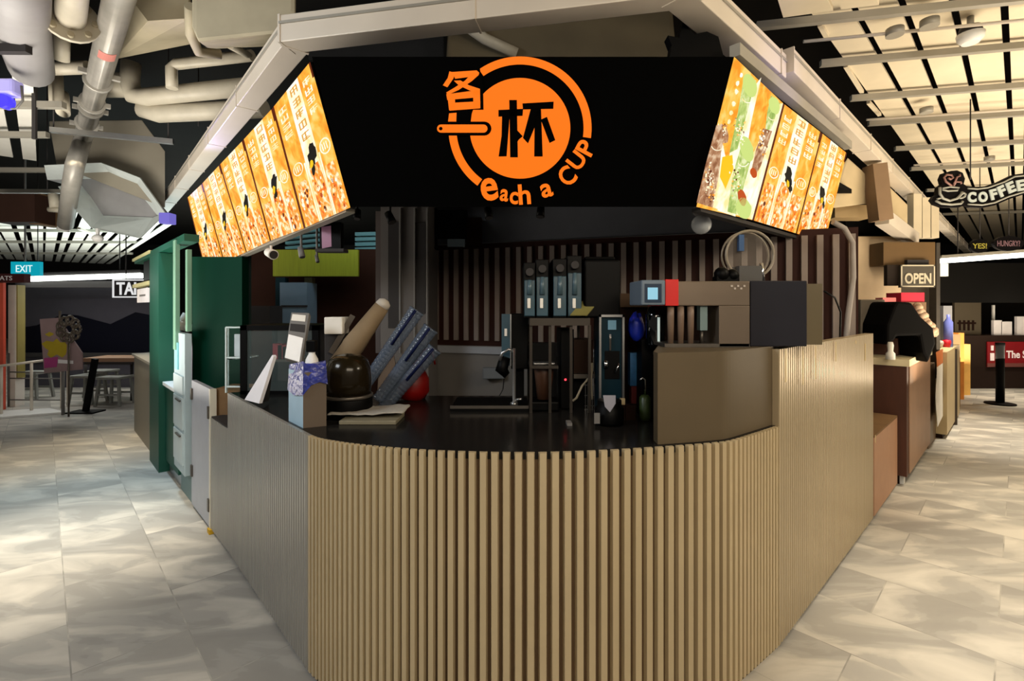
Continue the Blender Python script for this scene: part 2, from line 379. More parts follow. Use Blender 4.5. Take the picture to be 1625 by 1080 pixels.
# inner end of the raised side: flat cabinet face turned to the camera
cab = MB(); cf = [p for p in offset_path(bow, -.03) if 1037 < CX+p[0]/p[1]*F < 1236]; cpoly = cf+[(1.40, 2.56), (.80, 2.60), ((1037-CX)/F*1.96, 1.96)]; nc = len(cpoly)
cab.add([(x, y, TOPZ+.001) for x, y in cpoly]+[(x, y, 1.372) for x, y in cpoly], [list(range(nc))[::-1], list(range(nc, 2*nc))]+[(i, (i+1) % nc, nc+(i+1) % nc, nc+i) for i in range(nc)])
tag(cab.build('raised_cabinet', M_greyb), 'plain grey-brown cabinet box standing on worktop under the cup sealing machine', 'cabinet')
# worktop: follows the outline, runs back along the left side
edge = [L_step]+bow
eo = offset_path(edge, -.018)
inner = [(R_step[0]+.16, R_step[1]+.24), (1.15, 2.95), (-.95, 2.95), (L_step[0]+.55, L_step[1]+.35)]
poly = [(x, y) for x, y in eo]+inner
wt = MB(); n = len(poly)
wt.add([(x, y, TOPZ-.03) for x, y in poly]+[(x, y, TOPZ) for x, y in poly], [list(range(n))[::-1], list(range(n, 2*n))]+[(i, (i+1) % n, n+(i+1) % n, n+i) for i in range(n)])
tag(wt.build('worktop', M_worktop), 'dark polished stone worktop lying on the fluted kiosk counter', 'worktop')

# ---- kiosk back wall with brown and white ribs
kw = thing('wall_kiosk', None, None, (1, 4.3, 0)); 
for k in ('label', 'category'):
    if k in kw: del kw[k]
kw['kind'] = 'structure'
A = W(683, 0, 4.7); B = W(1362, 0, 3.6); A.z = B.z = 0; dW = (B-A).normalized(); nW = Vector((dW.y, -dW.x, 0)); lenW = (B-A).length
def wallbox(mb, s0, s1, z0, z1, o0, o1, mi=0):
    c = A+dW*(s0+s1)/2+nW*(o0+o1)/2+Vector((0, 0, (z0+z1)/2)); mb.obox(c, dW*(s1-s0)/2, nW*(o1-o0)/2, Vector((0, 0, (z1-z0)/2)), mi)
m1 = MB(); wallbox(m1, -.5, lenW, 1.19, 2.14, -.05, 0)
m2 = MB(); s_ = .05
while s_ < lenW-.05: wallbox(m2, s_, s_+.042, 1.24, 2.09, 0, .025); s_ += .103
m1.build('dark_backing', mat('brown_backing', (52, 32, 27), .6), kw); m2.build('pale_ribs', mat('pale_ribs', (128, 116, 108), .6), kw)
m3 = MB(); wallbox(m3, -.5, lenW, 0, 1.19, -.05, .01); m3.build('lower_tiles', mat('grey_tiles', (112, 108, 104), .35), kw)
m3 = MB(); wallbox(m3, -.5, lenW, 1.12, 1.185, .01, .035); m3.build('ledge', mat('pale_ledge', (150, 152, 158), .5), kw)
m3 = MB(); wallbox(m3, -.5, lenW-.75, 2.15, 2.62, -.10, -.04); m3.build('upper_panel', mat('blue_grey_panel', (92, 94, 100), .6), kw)
# unseen panel added over the kiosk to keep its interior dark
sf = MB().add([(-1.0, 2.72, 2.62), (1.1, 2.72, 2.62), (3.2, 4.6, 2.62), (-1.2, 4.85, 2.62), (-1.0, 2.72, 2.66), (1.1, 2.72, 2.66), (3.2, 4.6, 2.66), (-1.2, 4.85, 2.66)], [(3, 2, 1, 0), (4, 5, 6, 7), (0, 1, 5, 4), (1, 2, 6, 5), (2, 3, 7, 6), (3, 0, 4, 7)])
sf.build('kiosk_shade_panel', M_dark, kind='structure')
# grey column with recessed panels
col = thing('service_column', 'grey service column with recessed panels left of the ribbed back wall', 'column', (-1.0, 4.2, 0))
MB().px(604, 680, 240, 487+HZ/4.1*F, 4.1, .5).build('column_body', M_wallgrey, col)
MB().px(658, 675, 353, 497, 4.085, .015).px(616, 633, 352, 520, 4.085, .015).build('access_panel', M_greyd, col)
pb = MB()
for x0 in (633, 656, 676): pb.px(x0, x0+2.4, 330, 560, 4.07, .03)
pb.build('edge_trim', M_grey, col)
MB().px(596, 616, 335, 560, 4.3, .2).build('wall_strip', mat('grey_strip', (84, 76, 74), .6), kind='structure').name = 'wall_strip'

# ================================================================ SIGN AND MENU LIGHTBOXES
SP = Plane(W(557, 328, 2.55), W(1105, 328, 2.55), W(830, 90, 2.32))
sign = thing('kiosk_sign', 'long black kiosk fascia sign with a large round orange cup logo', 'sign', (0, 2.6, 2.07))
MB().flat([(495, 90), (1165, 90), (1105, 328), (557, 328)], SP, 0, .07).build('sign_panel', M_signblk, sign)
q = lambda x, y: (660+x/3.856, 60+y/3.856)
lo = MB(); cc = q(637, 552); sc_ = 1/3.856
lo.ring(cc, 390*sc_, 438*sc_, 125, -8, SP, .006, .006); lo.build('ring_arc', M_orange, sign)
MB().ring(cc, 390*sc_, 438*sc_, 186, 233.5, SP, .006, .006, n=20).build('ring_arc', M_orange, sign)
MB().flat([q(203, 462), q(248, 458), q(246, 512), q(197, 512)], SP, .006, .006).build('ring_arc', M_orange, sign)
lo = MB(); lo.flat([(q(637, 553)[0]+308*sc_*math.cos(t*math.pi/48), q(637, 553)[1]+308*sc_*math.sin(t*math.pi/48)) for t in range(96)], SP, .006, .006); lo.build('logo_disc', M_orange, sign)
bk = MB()
for P in ([(505, 441), (656, 434), (653, 477), (505, 482)], [(571, 380), (618, 380), (624, 731), (577, 731)], [(527, 478), (574, 480), (566, 580), (555, 725), (506, 726), (524, 600)], [(615, 560), (654, 602), (630, 622), (618, 640)],
          [(652, 401), (843, 390), (841, 434), (655, 438)], [(704, 430), (768, 430), (738, 520), (686, 646), (655, 612)], [(727, 450), (766, 440), (776, 726), (724, 726)], [(764, 500), (802, 483), (853, 626), (818, 643)]):
    bk.flat([q(*p) for p in P], SP, .010, .004)
bk.flat([q(*p) for p in ((340, 190), (392, 190), (402, 250), (412, 345), (414, 440), (345, 440), (335, 515), (300, 515), (250, 512), (255, 445))], SP, .009, .003)
bar = lambda x0, x1, yc, r: [q(x1+r*math.cos(t), yc-r*math.sin(t)) for t in [math.pi/2-k*math.pi/10 for k in range(11)]]+[q(x0+r*math.cos(t), yc-r*math.sin(t)) for t in [-math.pi/2-k*math.pi/10 for k in range(11)]]
bk.flat(bar(200, 419, 555, 43), SP, .009, .003)
bk.build('logo_black_strokes', M_signblk, sign)
og = MB()
for P in ([(205, 205), (240, 214), (228, 250), (192, 302), (165, 290), (195, 245)], [(222, 209), (372, 199), (388, 214), (380, 232), (240, 250)], [(345, 215), (386, 224), (345, 262), (262, 318), (192, 350), (186, 334), (240, 302), (300, 262)], [(232, 262), (272, 260), (325, 290), (392, 312), (390, 337), (330, 322), (262, 290)]):
    og.flat([q(*p) for p in P], SP, .012, .003)
for P in ([(186, 345), (392, 318), (392, 362), (192, 380)], [(204, 398), (394, 388), (393, 431), (206, 445)], [(192, 345), (238, 345), (240, 440), (203, 442)], [(350, 330), (392, 330), (394, 430), (352, 432)]):
    og.flat([q(*p) for p in P], SP, .012, .003)
og.flat(bar(154, 413, 555, 25), SP, .012, .003)
og.build('logo_character_and_straw', M_orange, sign)
MB().flat([(q(152, 555)[0]+11*sc_*math.cos(t*math.pi/8), q(152, 555)[1]+11*sc_*math.sin(t*math.pi/8)) for t in range(16)], SP, .014, .002).build('straw_hole', M_signblk, sign)
lt = MB()
for ch, x, y, w_, h, r in (('e', 449, 927, 104, 140, 8), ('a', 541, 963, 52, 74, -8), ('c', 600, 980, 52, 76, -3), ('h', 664, 957, 74, 124, 4), ('a', 800, 933, 72, 84, 14), ('C', 925, 845, 92, 118, 40), ('U', 984, 750, 94, 104, 52), ('P', 1040, 672, 76, 112, 62)):
    lt.text(ch, (*q(x, y), w_*sc_, h*sc_), SP, .010, .006, rot=r, bold=.022)
lt.build('logo_lettering', M_orange, sign)

M_po = mat('poster_orange', (252, 168, 48), .4, noise=.35, nscale=9, emit=.80); M_pc = mat('poster_cream', (255, 240, 205), .4, emit=.95)
def poster_mat(name, c0, c1, c2, scale, strength=.9):
    if name in MATS: return MATS[name]
    m = bpy.data.materials.new(name); m.use_nodes = True; nt = m.node_tree; b = nt.nodes['Principled BSDF']
    tc = nt.nodes.new('ShaderNodeTexCoord'); n = nt.nodes.new('ShaderNodeTexNoise'); n.inputs['Scale'].default_value = scale; n.inputs['Detail'].default_value = 3; n.inputs['Distortion'].default_value = .6
    nt.links.new(tc.outputs['Object'], n.inputs['Vector']); cr = nt.nodes.new('ShaderNodeValToRGB'); nt.links.new(n.outputs[0], cr.inputs[0])
    e = cr.color_ramp.elements; g = lambda c: tuple((x/255)**2.2 for x in c)+(1,)
    e[0].position = .34; e[0].color = g(c0); e[1].position = .66; e[1].color = g(c2); k = e.new(.5); k.color = g(c1)
    b.inputs['Base Color'].default_value = (.03, .02, .01, 1); b.inputs['Specular IOR Level'].default_value = .1; nt.links.new(cr.outputs[0], b.inputs['Emission Color']); b.inputs['Emission Strength'].default_value = strength
    MATS[name] = m; return m
M_po = poster_mat('poster_orange2', (246, 140, 24), (252, 178, 60), (255, 206, 112), 12, 1.12)
M_pw = poster_mat('poster_cream2', (255, 222, 150), (255, 240, 206), (255, 252, 238), 10, 1.15)
M_pd = poster_mat('poster_drink', (226, 92, 14), (252, 160, 48), (255, 238, 196), 24, 1.1)
M_pbr = mat('poster_brown_edge', (120, 48, 12), .4, emit=.5)
M_pbk = mat('poster_black', (22, 20, 14), .4, emit=.02)
M_py = mat('poster_yellow', (250, 200, 30), .4, emit=.9)
M_pg = poster_mat('poster_green', (140, 176, 84), (190, 212, 120), (232, 240, 184), 22, 1.0)
M_pgb = mat('poster_lime', (204, 226, 130), .4, emit=.9)
M_pt = poster_mat('poster_tea', (136, 84, 56), (178, 128, 94), (226, 194, 160), 26, 1.0)
M_pred = mat('poster_red', (200, 80, 24), .4, emit=.8)
M_pch = mat('poster_glyph_orange', (236, 170, 70), .4, emit=.8)
PM = [M_po, M_pw, M_pd, M_pbr, M_pbk, M_py, M_pg, M_pgb, M_pt, M_pred, M_pch]
def bil(Q, u, v):   # Q = TL TR BR BL in image space
    a = [Q[0][i]+(Q[1][i]-Q[0][i])*u for i in (0, 1)]; b = [Q[3][i]+(Q[2][i]-Q[3][i])*u for i in (0, 1)]
    return (a[0]+(b[0]-a[0])*v, a[1]+(b[1]-a[1])*v)
def seal(mb, Q, pl, u, v, r, mi):   # a ring-shaped stamp printed on the poster
    for k in range(14):
        a0, a1 = 2*math.pi*k/14, 2*math.pi*(k+1)/14
        P = [bil(Q, u+r*f*math.cos(a), v+r*.45*f*math.sin(a)) for f, a in ((1, a0), (1, a1), (.84, a1), (.84, a0))]
        mb.flat(P, pl, .0035, .0005, mi)
    for k in range(3): mb.flat([bil(Q, u-r*.55+k*r*.4+dx, v+dy) for dx, dy in ((0, -r*.2), (r*.15, -r*.22), (r*.18, r*.2), (r*.02, r*.2))], pl, .0035, .0005, mi)
def tea_poster(mb, Q, pl, mirror=False):
    U = (lambda u: 1-u) if mirror else (lambda u: u)
    rect = lambda u0, u1, v0, v1: [bil(Q, U(u0), v0), bil(Q, U(u1), v0), bil(Q, U(u1), v1), bil(Q, U(u0), v1)]
    mb.flat(Q, pl, .001, .001, 0)
    mb.flat(rect(.37, .66, .0, 1), pl, .002, .001, 1)
    mb.flat(rect(0, .035, 0, 1), pl, .002, .001, 3)
    mb.flat(rect(.965, 1, 0, .10), pl, .0025, .001, 3)
    for u0 in (.33, .67):
        mb.flat(rect(u0, u0+.03, .55, 1), pl, .0028, .001, 1)
    for c_ in (.19, .52, .83):
        v0 = .60 if c_ == .52 else .66
        P = [(c_-.10, v0), (c_+.10, v0), (c_+.13, v0+.14), (c_+.12, 1), (c_-.12, 1), (c_-.13, v0+.14)]
        mb.flat([bil(Q, U(x), y) for x, y in P], pl, .0030, .001, 2)
        for k in range(16):
            u = c_+random.uniform(-.1, .1); v = random.uniform(v0+.06, .97); r = random.uniform(.010, .028)
            mb.flat([bil(Q, U(u+r*math.cos(a)*1.0), v+r*.8*math.sin(a)) for a in [i*math.pi/3 for i in range(6)]], pl, .004, .0005, random.choice((1, 1, 0, 9, 3)))
    # printed characters, as little stroke clusters
    for cu, n_, mi, sz, v0 in ((.19, 4, 1, .045, .09), (.52, 5, 10, .058, .05), (.82, 4, 1, .045, .08)):
        for k in range(n_):
            v = v0+k*sz*1.45
            for (a, b, c, d) in random.sample([(-1, 1, -.9, -.65), (-1, 1, -.15, .1), (-1, 1, .65, .9), (-1, -.7, -.9, .9), (.7, 1, -.9, .9), (-.15, .15, -1, 1), (-.6, .6, .3, .5)], 5):
                hw_ = .085
                mb.flat([bil(Q, U(cu+a*hw_), v+c*sz*.5), bil(Q, U(cu+b*hw_), v+c*sz*.5), bil(Q, U(cu+b*hw_), v+d*sz*.5), bil(Q, U(cu+a*hw_), v+d*sz*.5)], pl, .0035, .0005, mi)
    seal(mb, Q, pl, U(.19), .56, .11, 1); seal(mb, Q, pl, U(.84), .54, .12, 1)
    c = bil(Q, U(.53), .54); a = bil(Q, U(.44), .54); b = bil(Q, U(.53), .62); rx = abs(a[0]-c[0])*1.0; ry = abs(b[1]-c[1])*.95
    mb.flat(blob(c[0], c[1], rx, ry*1.15, 18, .28), pl, .005, .001, 4)
    mb.flat(blob(c[0]+rx*.5, c[1]+ry*1.3, rx*.5, ry*.55, 12, .3), pl, .005, .001, 4)
    mb.flat(blob(c[0]-rx*.1, c[1]+ry*.75, rx*.45, ry*.45, 10, .25), pl, .006, .001, 5)
LP = Plane(W(491, 99, 2.335), W(556, 330, 2.55), W(325, 428, 4.85))
tops = [(492, 98), (432, 172), (385, 223), (348, 262), (320, 292), (297, 314)]
bots = [(556, 329), (482, 362), (428, 382), (390, 400), (355, 416), (324, 424)]
ordl = ['nearest the black sign', 'second from the black sign', 'in the middle of the left row', 'fourth from the black sign', 'farthest from the black sign']
for i in range(5):
    Q = [tops[i+1], tops[i], bots[i], bots[i+1]]
    c = LP.at(*bots[i]); t = thing('menu_lightbox', 'lit orange tea menu lightbox of the left-hand row, '+ordl[i], 'menu board', c, 'lightboxes along the left side of the kiosk')
    e = [bil(Q, .004, 0), bil(Q, .996, 0), bil(Q, .996, 1), bil(Q, .004, 1)]
    MB().flat(e, LP, -.001, .06).build('housing', M_black, t)
    mb = MB(); tea_poster(mb, e, LP); mb.build('poster', PM, t)
RP = Plane(W(1165, 90, 2.32), W(1105, 328, 2.55), W(1307, 385, 4.2))
topr = [(1165, 90), (1243, 164), (1304, 211), (1344, 243)]; botr = [(1105, 328), (1194, 349), (1263, 370), (1309, 384)]
labr = ['wide lit menu lightbox picturing green and brown milk drinks, right of the black sign', 'lit orange tea menu lightbox of the right-hand row, between two others', 'lit orange tea menu lightbox at the far end of the right-hand row']
for i in range(3):
    Q = [topr[i], topr[i+1], botr[i+1], botr[i]]
    c = RP.at(*botr[i]); t = thing('menu_lightbox', labr[i], 'menu board', c, 'lightboxes along the right side of the kiosk')
    e = [bil(Q, .004, 0), bil(Q, .996, 0), bil(Q, .996, 1), bil(Q, .004, 1)]
    MB().flat(e, RP, -.001, .06).build('housing', M_black, t)
    mb = MB()
    if i: tea_poster(mb, e, RP)
    else:
        g = lambda x, y: (1060+x/3.175, 60+y/3.175)
        mb.flat(e, RP, .001, .001, 0)
        k = .002
        for P, mi in (([(255, 430), (290, 600), (300, 860), (420, 915), (150, 830), (230, 560)], 1), ([(440, 240), (470, 200), (420, 420), (340, 900), (250, 870), (330, 500)], 1), ([(560, 330), (580, 330), (425, 915), (330, 880), (420, 600)], 1),
                      ([(385, 190), (445, 215), (420, 300), (350, 560), (310, 580), (345, 420)], 6), ([(520, 290), (565, 330), (520, 460), (490, 470), (500, 380)], 6), ([(480, 455), (525, 470), (470, 640), (440, 700), (418, 680), (445, 560)], 8),
                      ([(245, 440), (300, 440), (270, 560), (255, 700), (225, 855), (145, 830), (190, 640)], 8), ([(365, 560), (425, 590), (385, 740), (345, 890), (300, 875), (330, 680)], 6), ([(275, 600), (325, 590), (330, 660), (290, 760), (262, 700)], 5)):
            k += .0006; mb.flat([g(*p) for p in P], RP, k, .001, mi)
        for x, y, rx, ry, mi in ((412, 240, 34, 60, 7), (536, 340, 26, 45, 7), (398, 560, 32, 66, 7), (382, 860, 38, 55, 7), (374, 805, 20, 42, 9), (280, 482, 24, 50, 8), (432, 680, 16, 26, 9)):
            p = g(x, y); mb.flat(blob(p[0], p[1], rx/3.175, ry/3.175, 16, .06, -.25), RP, .009, .001, mi)
        for x, y, r in ((405, 295, 34), (250, 535, 34), (380, 620, 30), (530, 390, 26)):
            p = g(x, y); mb.ring(p, (r-4)/3.175, r/3.175, 200, 340, RP, .0105, .0006, 1, n=10)
        for cx_, cy_, sx_, sy_, n_ in ((210, 720, 24, 90, 60), (365, 470, 26, 70, 40), (475, 530, 20, 60, 40), (340, 720, 24, 90, 40), (290, 460, 12, 50, 14), (230, 800, 30, 30, 22)):
            for _ in range(n_):
                p = g(cx_+random.gauss(0, sx_*.5)-(random.random()-.5)*10, cy_+random.gauss(0, sy_*.5)); mb.flat(blob(p[0], p[1], random.uniform(.6, 1.8), random.uniform(.6, 2.2), 6, .3), RP, .011, .0005, random.choice((1, 1, 1, 0, 3)))
        for x, y in ((370, 190), (352, 230), (345, 270), (330, 330), (318, 380), (310, 420)):
            p = g(x, y); mb.flat(blob(p[0], p[1], 3, 4.2, 7, .3), RP, .011, .0005, 1)
    mb.build('poster', PM, t)
# dark carrier rails of the lightboxes
rl = MB(); rl.beam(LP.at(556, 334, -.03), LP.at(322, 432, -.03), .05, .022); tag(rl.build('lightbox_rail', M_beamg), 'grey steel rail under the left row of menu lightboxes', 'rail')
rl = MB(); rl.beam(RP.at(1105, 333, -.03), RP.at(1308, 390, -.03), .05, .022); tag(rl.build('lightbox_rail', M_greyd), 'dark steel rail under the right row of menu lightboxes', 'rail')
rl = MB(); rl.beam(RP.at(1166, 80, -.03), RP.at(1346, 231, -.03), .05, .06); tag(rl.build('lightbox_rail', M_beamg), 'grey carrier rail along the top of the right menu lightboxes', 'rail')

# ================================================================ CEILING: trunking beams round the kiosk
def channel(a, b, w_, h, label, group=None, name='trunking_beam'):
    t = thing(name, label, 'beam', a, group)
    MB().beam(a, b, w_, h).build('trough', M_beam, t, bevel=.004)
    up = Vector((0, 0, h/2+.004)); a = Vector(a); b = Vector(b)
    sd = (b-a).cross(Vector((0, 0, 1))).normalized()
    m = MB(); m.beam(a+sd*(w_/2+.004)+Vector((0, 0, h*.2)), b+sd*(w_/2+.004)+Vector((0, 0, h*.2)), .006, h*.10); m.beam(a-sd*(w_/2+.004)+Vector((0, 0, h*.2)), b-sd*(w_/2+.004)+Vector((0, 0, h*.2)), .006, h*.10)
    m.build('side_flange', M_beamg, t)
    m = MB(); k = 0; L = (b-a).length; d = (b-a).normalized()
    while k < L: m.obox(a+d*k, d*.006, sd*(w_/2+.006), Vector((0, 0, h/2+.003))); k += 1.05
    m.build('joint_collar', M_beam, t); return t
zb = 3.0
channel(G(455, 55, zb), G(1115, -25, zb), .12, .14, 'cream steel trunking beam crossing above the black sign')
channel(G(468, 58, zb), G(225, 372, zb+.05), .13, .14, 'white steel trunking beam running back above the left menu lightboxes')
channel(G(1075, -25, zb), G(1228, 112, zb-.02), .14, .14, 'near length of white steel trunking above the right menu lightboxes')
channel(G(1240, 100, zb+.02), G(1535, 396, zb), .13, .14, 'far length of white steel trunking running back towards the coffee sign')
# ---- right slotted ceiling
pl_ = MB(); nR = Vector((.693, -.721, 0))
P0 = G(1345, 100, 3.62); P0.z = 0
widths = [.20, .20, .20, .20, .085, .20, .20]; s_ = 0; i = 0
while s_ < 9:
    w_ = widths[i % 7]; a = P0+nR*(s_+w_/2)-DR*3.5; b = a+DR*22; pl_.beam(a+Vector((0, 0, 3.62)), b+Vector((0, 0, 3.62)), w_, .02); s_ += w_+.04; i += 1
pl_.build('ceiling_boards', M_plank, kind='structure').name = 'ceiling_right'
dB = Vector((1, -.20, 0)).normalized()
sr = None
def strut(px_, py_, z, L, label, group, w_=.045, h=.05, d=dB, m=M_beamg):
    a = G(px_, py_, z); return tag(MB().beam(a, a+d*L, w_, h).build('strut_channel', m), label, 'ceiling strut', group)
ORD = ['first', 'second', 'third', 'fourth', 'fifth', 'sixth', 'seventh', 'eighth']
for k, (x, y, L) in enumerate(((1200, 42, 3.5), (1302, 101, 4), (1350, 156, 5), (1378, 196, 6), (1420, 236, 7), (1445, 268, 8), (1470, 302, 9), (1495, 340, 10))):
    strut(x, y, 3.55, L, 'grey strut channel under the right ceiling, %s counting from the top of the photo' % ORD[k], 'struts under the right ceiling')
# conduits across the right ceiling with junction boxes / detectors
for x, y, L, bx, lab in ((1275, 66, 4.2, ((1420, 52), (1475, 38)), 'nearest'), (1375, 190, 6.5, ((1470, 176),), 'middle'), (1450, 262, 8, ((1570, 252),), 'farthest')):
    a = G(x, y, 3.50); t = thing('ceiling_conduit', lab+' thin cream conduit with round boxes under the right ceiling', 'conduit', a)
    MB().tube([a+DL*0, a+dB*L], .012, 8).build('conduit_tube', M_beam, t)
    for (u, v) in bx:
        p = G(u, v, 3.49); MB().lathe(p+Vector((0, 0, -.02)), [(0, 0), (.055, 0), (.055, .05), (0, .05)], 16, axis=(0, 0, 1)).build('junction_box', M_beamg, t)
p = G(1540, 62, 3.45); t = thing('smoke_detector', 'white round detector hanging below the right ceiling', 'detector', p)
MB().lathe(p, [(0, -.03), (.05, -.03), (.075, 0), (.08, .035), (0, .035)], 20, axis=(0, 0, 1)).build('detector_body', M_white, t)
MB().lathe(p+Vector((0, 0, .035)), [(0, 0), (.07, 0), (.06, .05), (0, .05)], 20, axis=(0, 0, 1)).build('mounting_ring', M_greyd, t); MB().tube([p+Vector((0, 0, .08)), Vector((p.x, p.y, 3.61))], .02, 8).build('stem', M_beamg, t)
# diagonal pale lamp tubes beside the boards
for x, y, x2, y2, lab in ((1301, 38, 1312, 58, 'highest'), (1342, 104, 1368, 146, 'middle'), (1378, 162, 1396, 182, 'lowest')):
    tag(MB().beam(G(x, y, 3.6), G(x2, y2, 3.6), .03, .03).build('ceiling_slat', M_plank), lab+' short pale slat in the dark gap beside the right trunking beam', 'slat', 'short slats by the right beam')
# a white access board nearest the camera
t = MB(); bpl = [G(1222, -40, 3.40), G(1243, 28, 3.40), G(1322, 17, 3.40), G(1295, -40, 3.40)]; t.hexa(bpl+[p+Vector((0, 0, .03)) for p in bpl])
tag(t.build('ceiling_board', M_plank), 'cream board nearest the camera at the top of the right ceiling, beside the beam', 'ceiling board', 'near ceiling boards')
t = MB(); bpl = [G(1312, -40, 3.40), G(1335, 15, 3.40), G(1395, 8, 3.40), G(1372, -40, 3.40)]; t.hexa(bpl+[p+Vector((0, 0, .03)) for p in bpl])
tag(t.build('ceiling_board', M_plank), 'cream board at the top edge of the photo, second from the right beam', 'ceiling board', 'near ceiling boards')
# ---- left ceiling boards
for (x, y), n_, z, ln, nm, th_ in (((62, 130), 6, 3.4, 3.0, 'ceiling_left', .19), ((230, 385), 26, 3.3, 9.0, 'ceiling_left_far', .20)):
    b_ = MB(); p = G(x, y, z); nl = Vector((-.721, -.693, 0)); s_ = 0
    for k in range(n_):
        a = p+nl*(s_+th_/2)-DL*(.8 if nm == 'ceiling_left' else 4.5); b_.beam(a, a+DL*(ln+(.8 if nm == 'ceiling_left' else 4.5)), th_ if k % 3 else .12, .02); s_ += th_+.05
    b_.build(nm, mat('ceiling_board_cool', (214, 212, 204), .7, 0, .06, 4), kind='structure')
dBL = Vector((-1, -.02, 0)).normalized()
for k, (x, y, z) in enumerate(((46, 78, 3.3), (102, 167, 3.3), (76, 214, 3.3), (82, 270, 3.3), (160, 304, 3.2))):
    a = G(x, y, z); tag(MB().beam(a, a+dBL*3, .05, .055).build('strut_channel', M_beamg if y > 100 else M_greyd), 'grey strut channel at the left edge of the photo, %s from the top' % ORD[k], 'ceiling strut', 'struts under the left ceiling')
tag(MB().beam(G(80, 206, 3.25), G(275, 225, 3.25), .045, .05).build('strut_channel', M_steel), 'single bright strut channel hanging clear below the pipes at upper left', 'ceiling strut')
for x, y, y2, Y, lab in ((85, 60, 206, 4.70, 'ending at the left end of the bright strut'), (75, 215, 300, 6.4, 'beside the left ceiling boards'), (140, 245, 304, 6.9, 'right of the galvanised pipe foot'), (267, 110, 223, 5.02, 'at the right end of the bright strut'), (315, 80, 200, 5.2, 'crossing in front of the insulated pipes')):
    tag(MB().tube([W(x, max(y, y2), Y), Vector((W(x, 0, Y).x, Y, 4.6))], .006, 6).build('hanger_rod', M_greyd), 'thin steel hanger rod '+lab, 'rod', 'hanger rods at upper left')
# ---- pipes at left
def pipe(pts, r, label, m=M_pipe, name='service_pipe', group=None, rings=(), ringr=1.25):
    t = thing(name, label, 'pipe', pts[0], group); MB().tube(pts, r, 20).build('pipe_run', m, t)
    for k, (c, d, wd) in enumerate(rings):
        MB().tube([c-d*wd/2, c+d*wd/2], r*ringr, 20).build('coupling', m, t)
    return t
pa = G(195, -25, 3.55); pb_ = G(133, 215, 3.55); dd = (pb_-pa).normalized()
t = pipe([pa, pb_, G(128, 232, 3.42), G(119, 262, 3.1), W(112, 300, 5.75), W(104, 356, 6.3)], .085, 'long galvanised pipe with clamp couplings and red label, running back at upper left', M_pipeg, rings=[(pa+dd*f*(pb_-pa).length, dd, w_) for f, w_ in ((.48, .05), (.66, .04), (.70, .06), (.86, .03))])
for f in (.44, .66, .72, .88):
    c = pa+dd*f*(pb_-pa).length; sd = dd.cross(Vector((0, 0, 1))).normalized()
    for sg in (-1, 1): MB().obox(c+sd*.11*sg, dd*.02, sd*.03, Vector((0, 0, .02))).build('clamp_bolt', M_pipeg, t)
c = pa+dd*.27*(pb_-pa).length; lb = MB(); sd = dd.cross(Vector((0, 0, 1))).normalized(); 
for k in range(-4, 5):
    a1 = math.radians(k*8); nn = -Vector((0, 0, 1))*math.cos(a1)+sd*math.sin(a1); tt = Vector((0, 0, 1))*math.sin(a1)+sd*math.cos(a1); lb.obox(c+nn*.087, dd*.07, tt*.0065, nn*.001)
lb.build('pipe_label', mat('faded_red_label', (188, 120, 112), .6), t)
f0 = W(118, -60, 2.9); f1 = W(112, 30, 3.35); dd = (f1-f0).normalized()
t = pipe([f0, f1], .085, 'cream pipe ending in a bolted round flange at upper left', M_pipe, rings=[(f1, dd, .03)], ringr=1.9)
for k in range(8):
    a_ = k*math.pi/4; u = dd.cross(Vector((0, 0, 1))).normalized(); v = dd.cross(u)
    MB().tube([f1+(u*math.cos(a_)+v*math.sin(a_))*.128-dd*.04, f1+(u*math.cos(a_)+v*math.sin(a_))*.128+dd*.04], .02, 8).build('flange_bolt', M_duct, t)
pipe([W(20, -70, 2.6), W(28, 20, 3.2), W(50, 110, 3.9)], [.16, .16, .14], 'thick grey pipe coming down at the top left corner', mat('grey_pipe_paint', (150, 148, 150), .5, 0, .1, 4))
tag(MB().px(50, 56, 100, 220, 4.2, .02).build('hanger_strap', M_greyd), 'dark strap dropping beside the thick grey corner pipe', 'strap')
pipe([W(98, 50, 3.9), W(97, 95, 4.0)], .055, 'short cream drop pipe behind the bolted flange', M_pipe)
pipe([W(58, 110, 4.3), W(140, 107, 4.3)], .055, 'cream cross pipe passing behind the long galvanised pipe', M_pipe)
pipe([W(88, 115, 4.5), W(90, 165, 4.5), W(100, 178, 4.5), W(98, 150, 4.6)], .055, 'cream drop pipe bending at its foot at upper left', M_pipe)
pipe([W(165, 135, 5.0), W(205, 135, 5.0)], .12, 'fat cream pipe stub behind the galvanised pipe', M_pipe)
pipe([W(208, 100, 4.9), W(206, 130, 4.9), W(212, 152, 4.9), W(230, 154, 4.9), W(420, 135, 4.6)], .085, 'upper cream insulated pipe with elbow, left of the white beam', M_pipe)
pipe([W(225, 172, 5.0), W(250, 180, 5.0), W(420, 172, 4.8)], .09, 'lower cream insulated pipe left of the white beam', M_pipe)
pipe([W(273, 140, 4.6), W(272, 108, 4.6), W(280, 102, 4.6), W(400, 88, 4.4)], .05, 'thin cream pipe with an elbow above the insulated pipes', M_pipe)
pipe([W(395, 88, 4.4), W(365, 72, 4.0)], .03, 'thin cream pipe end near the big wrapped duct', M_pipe)
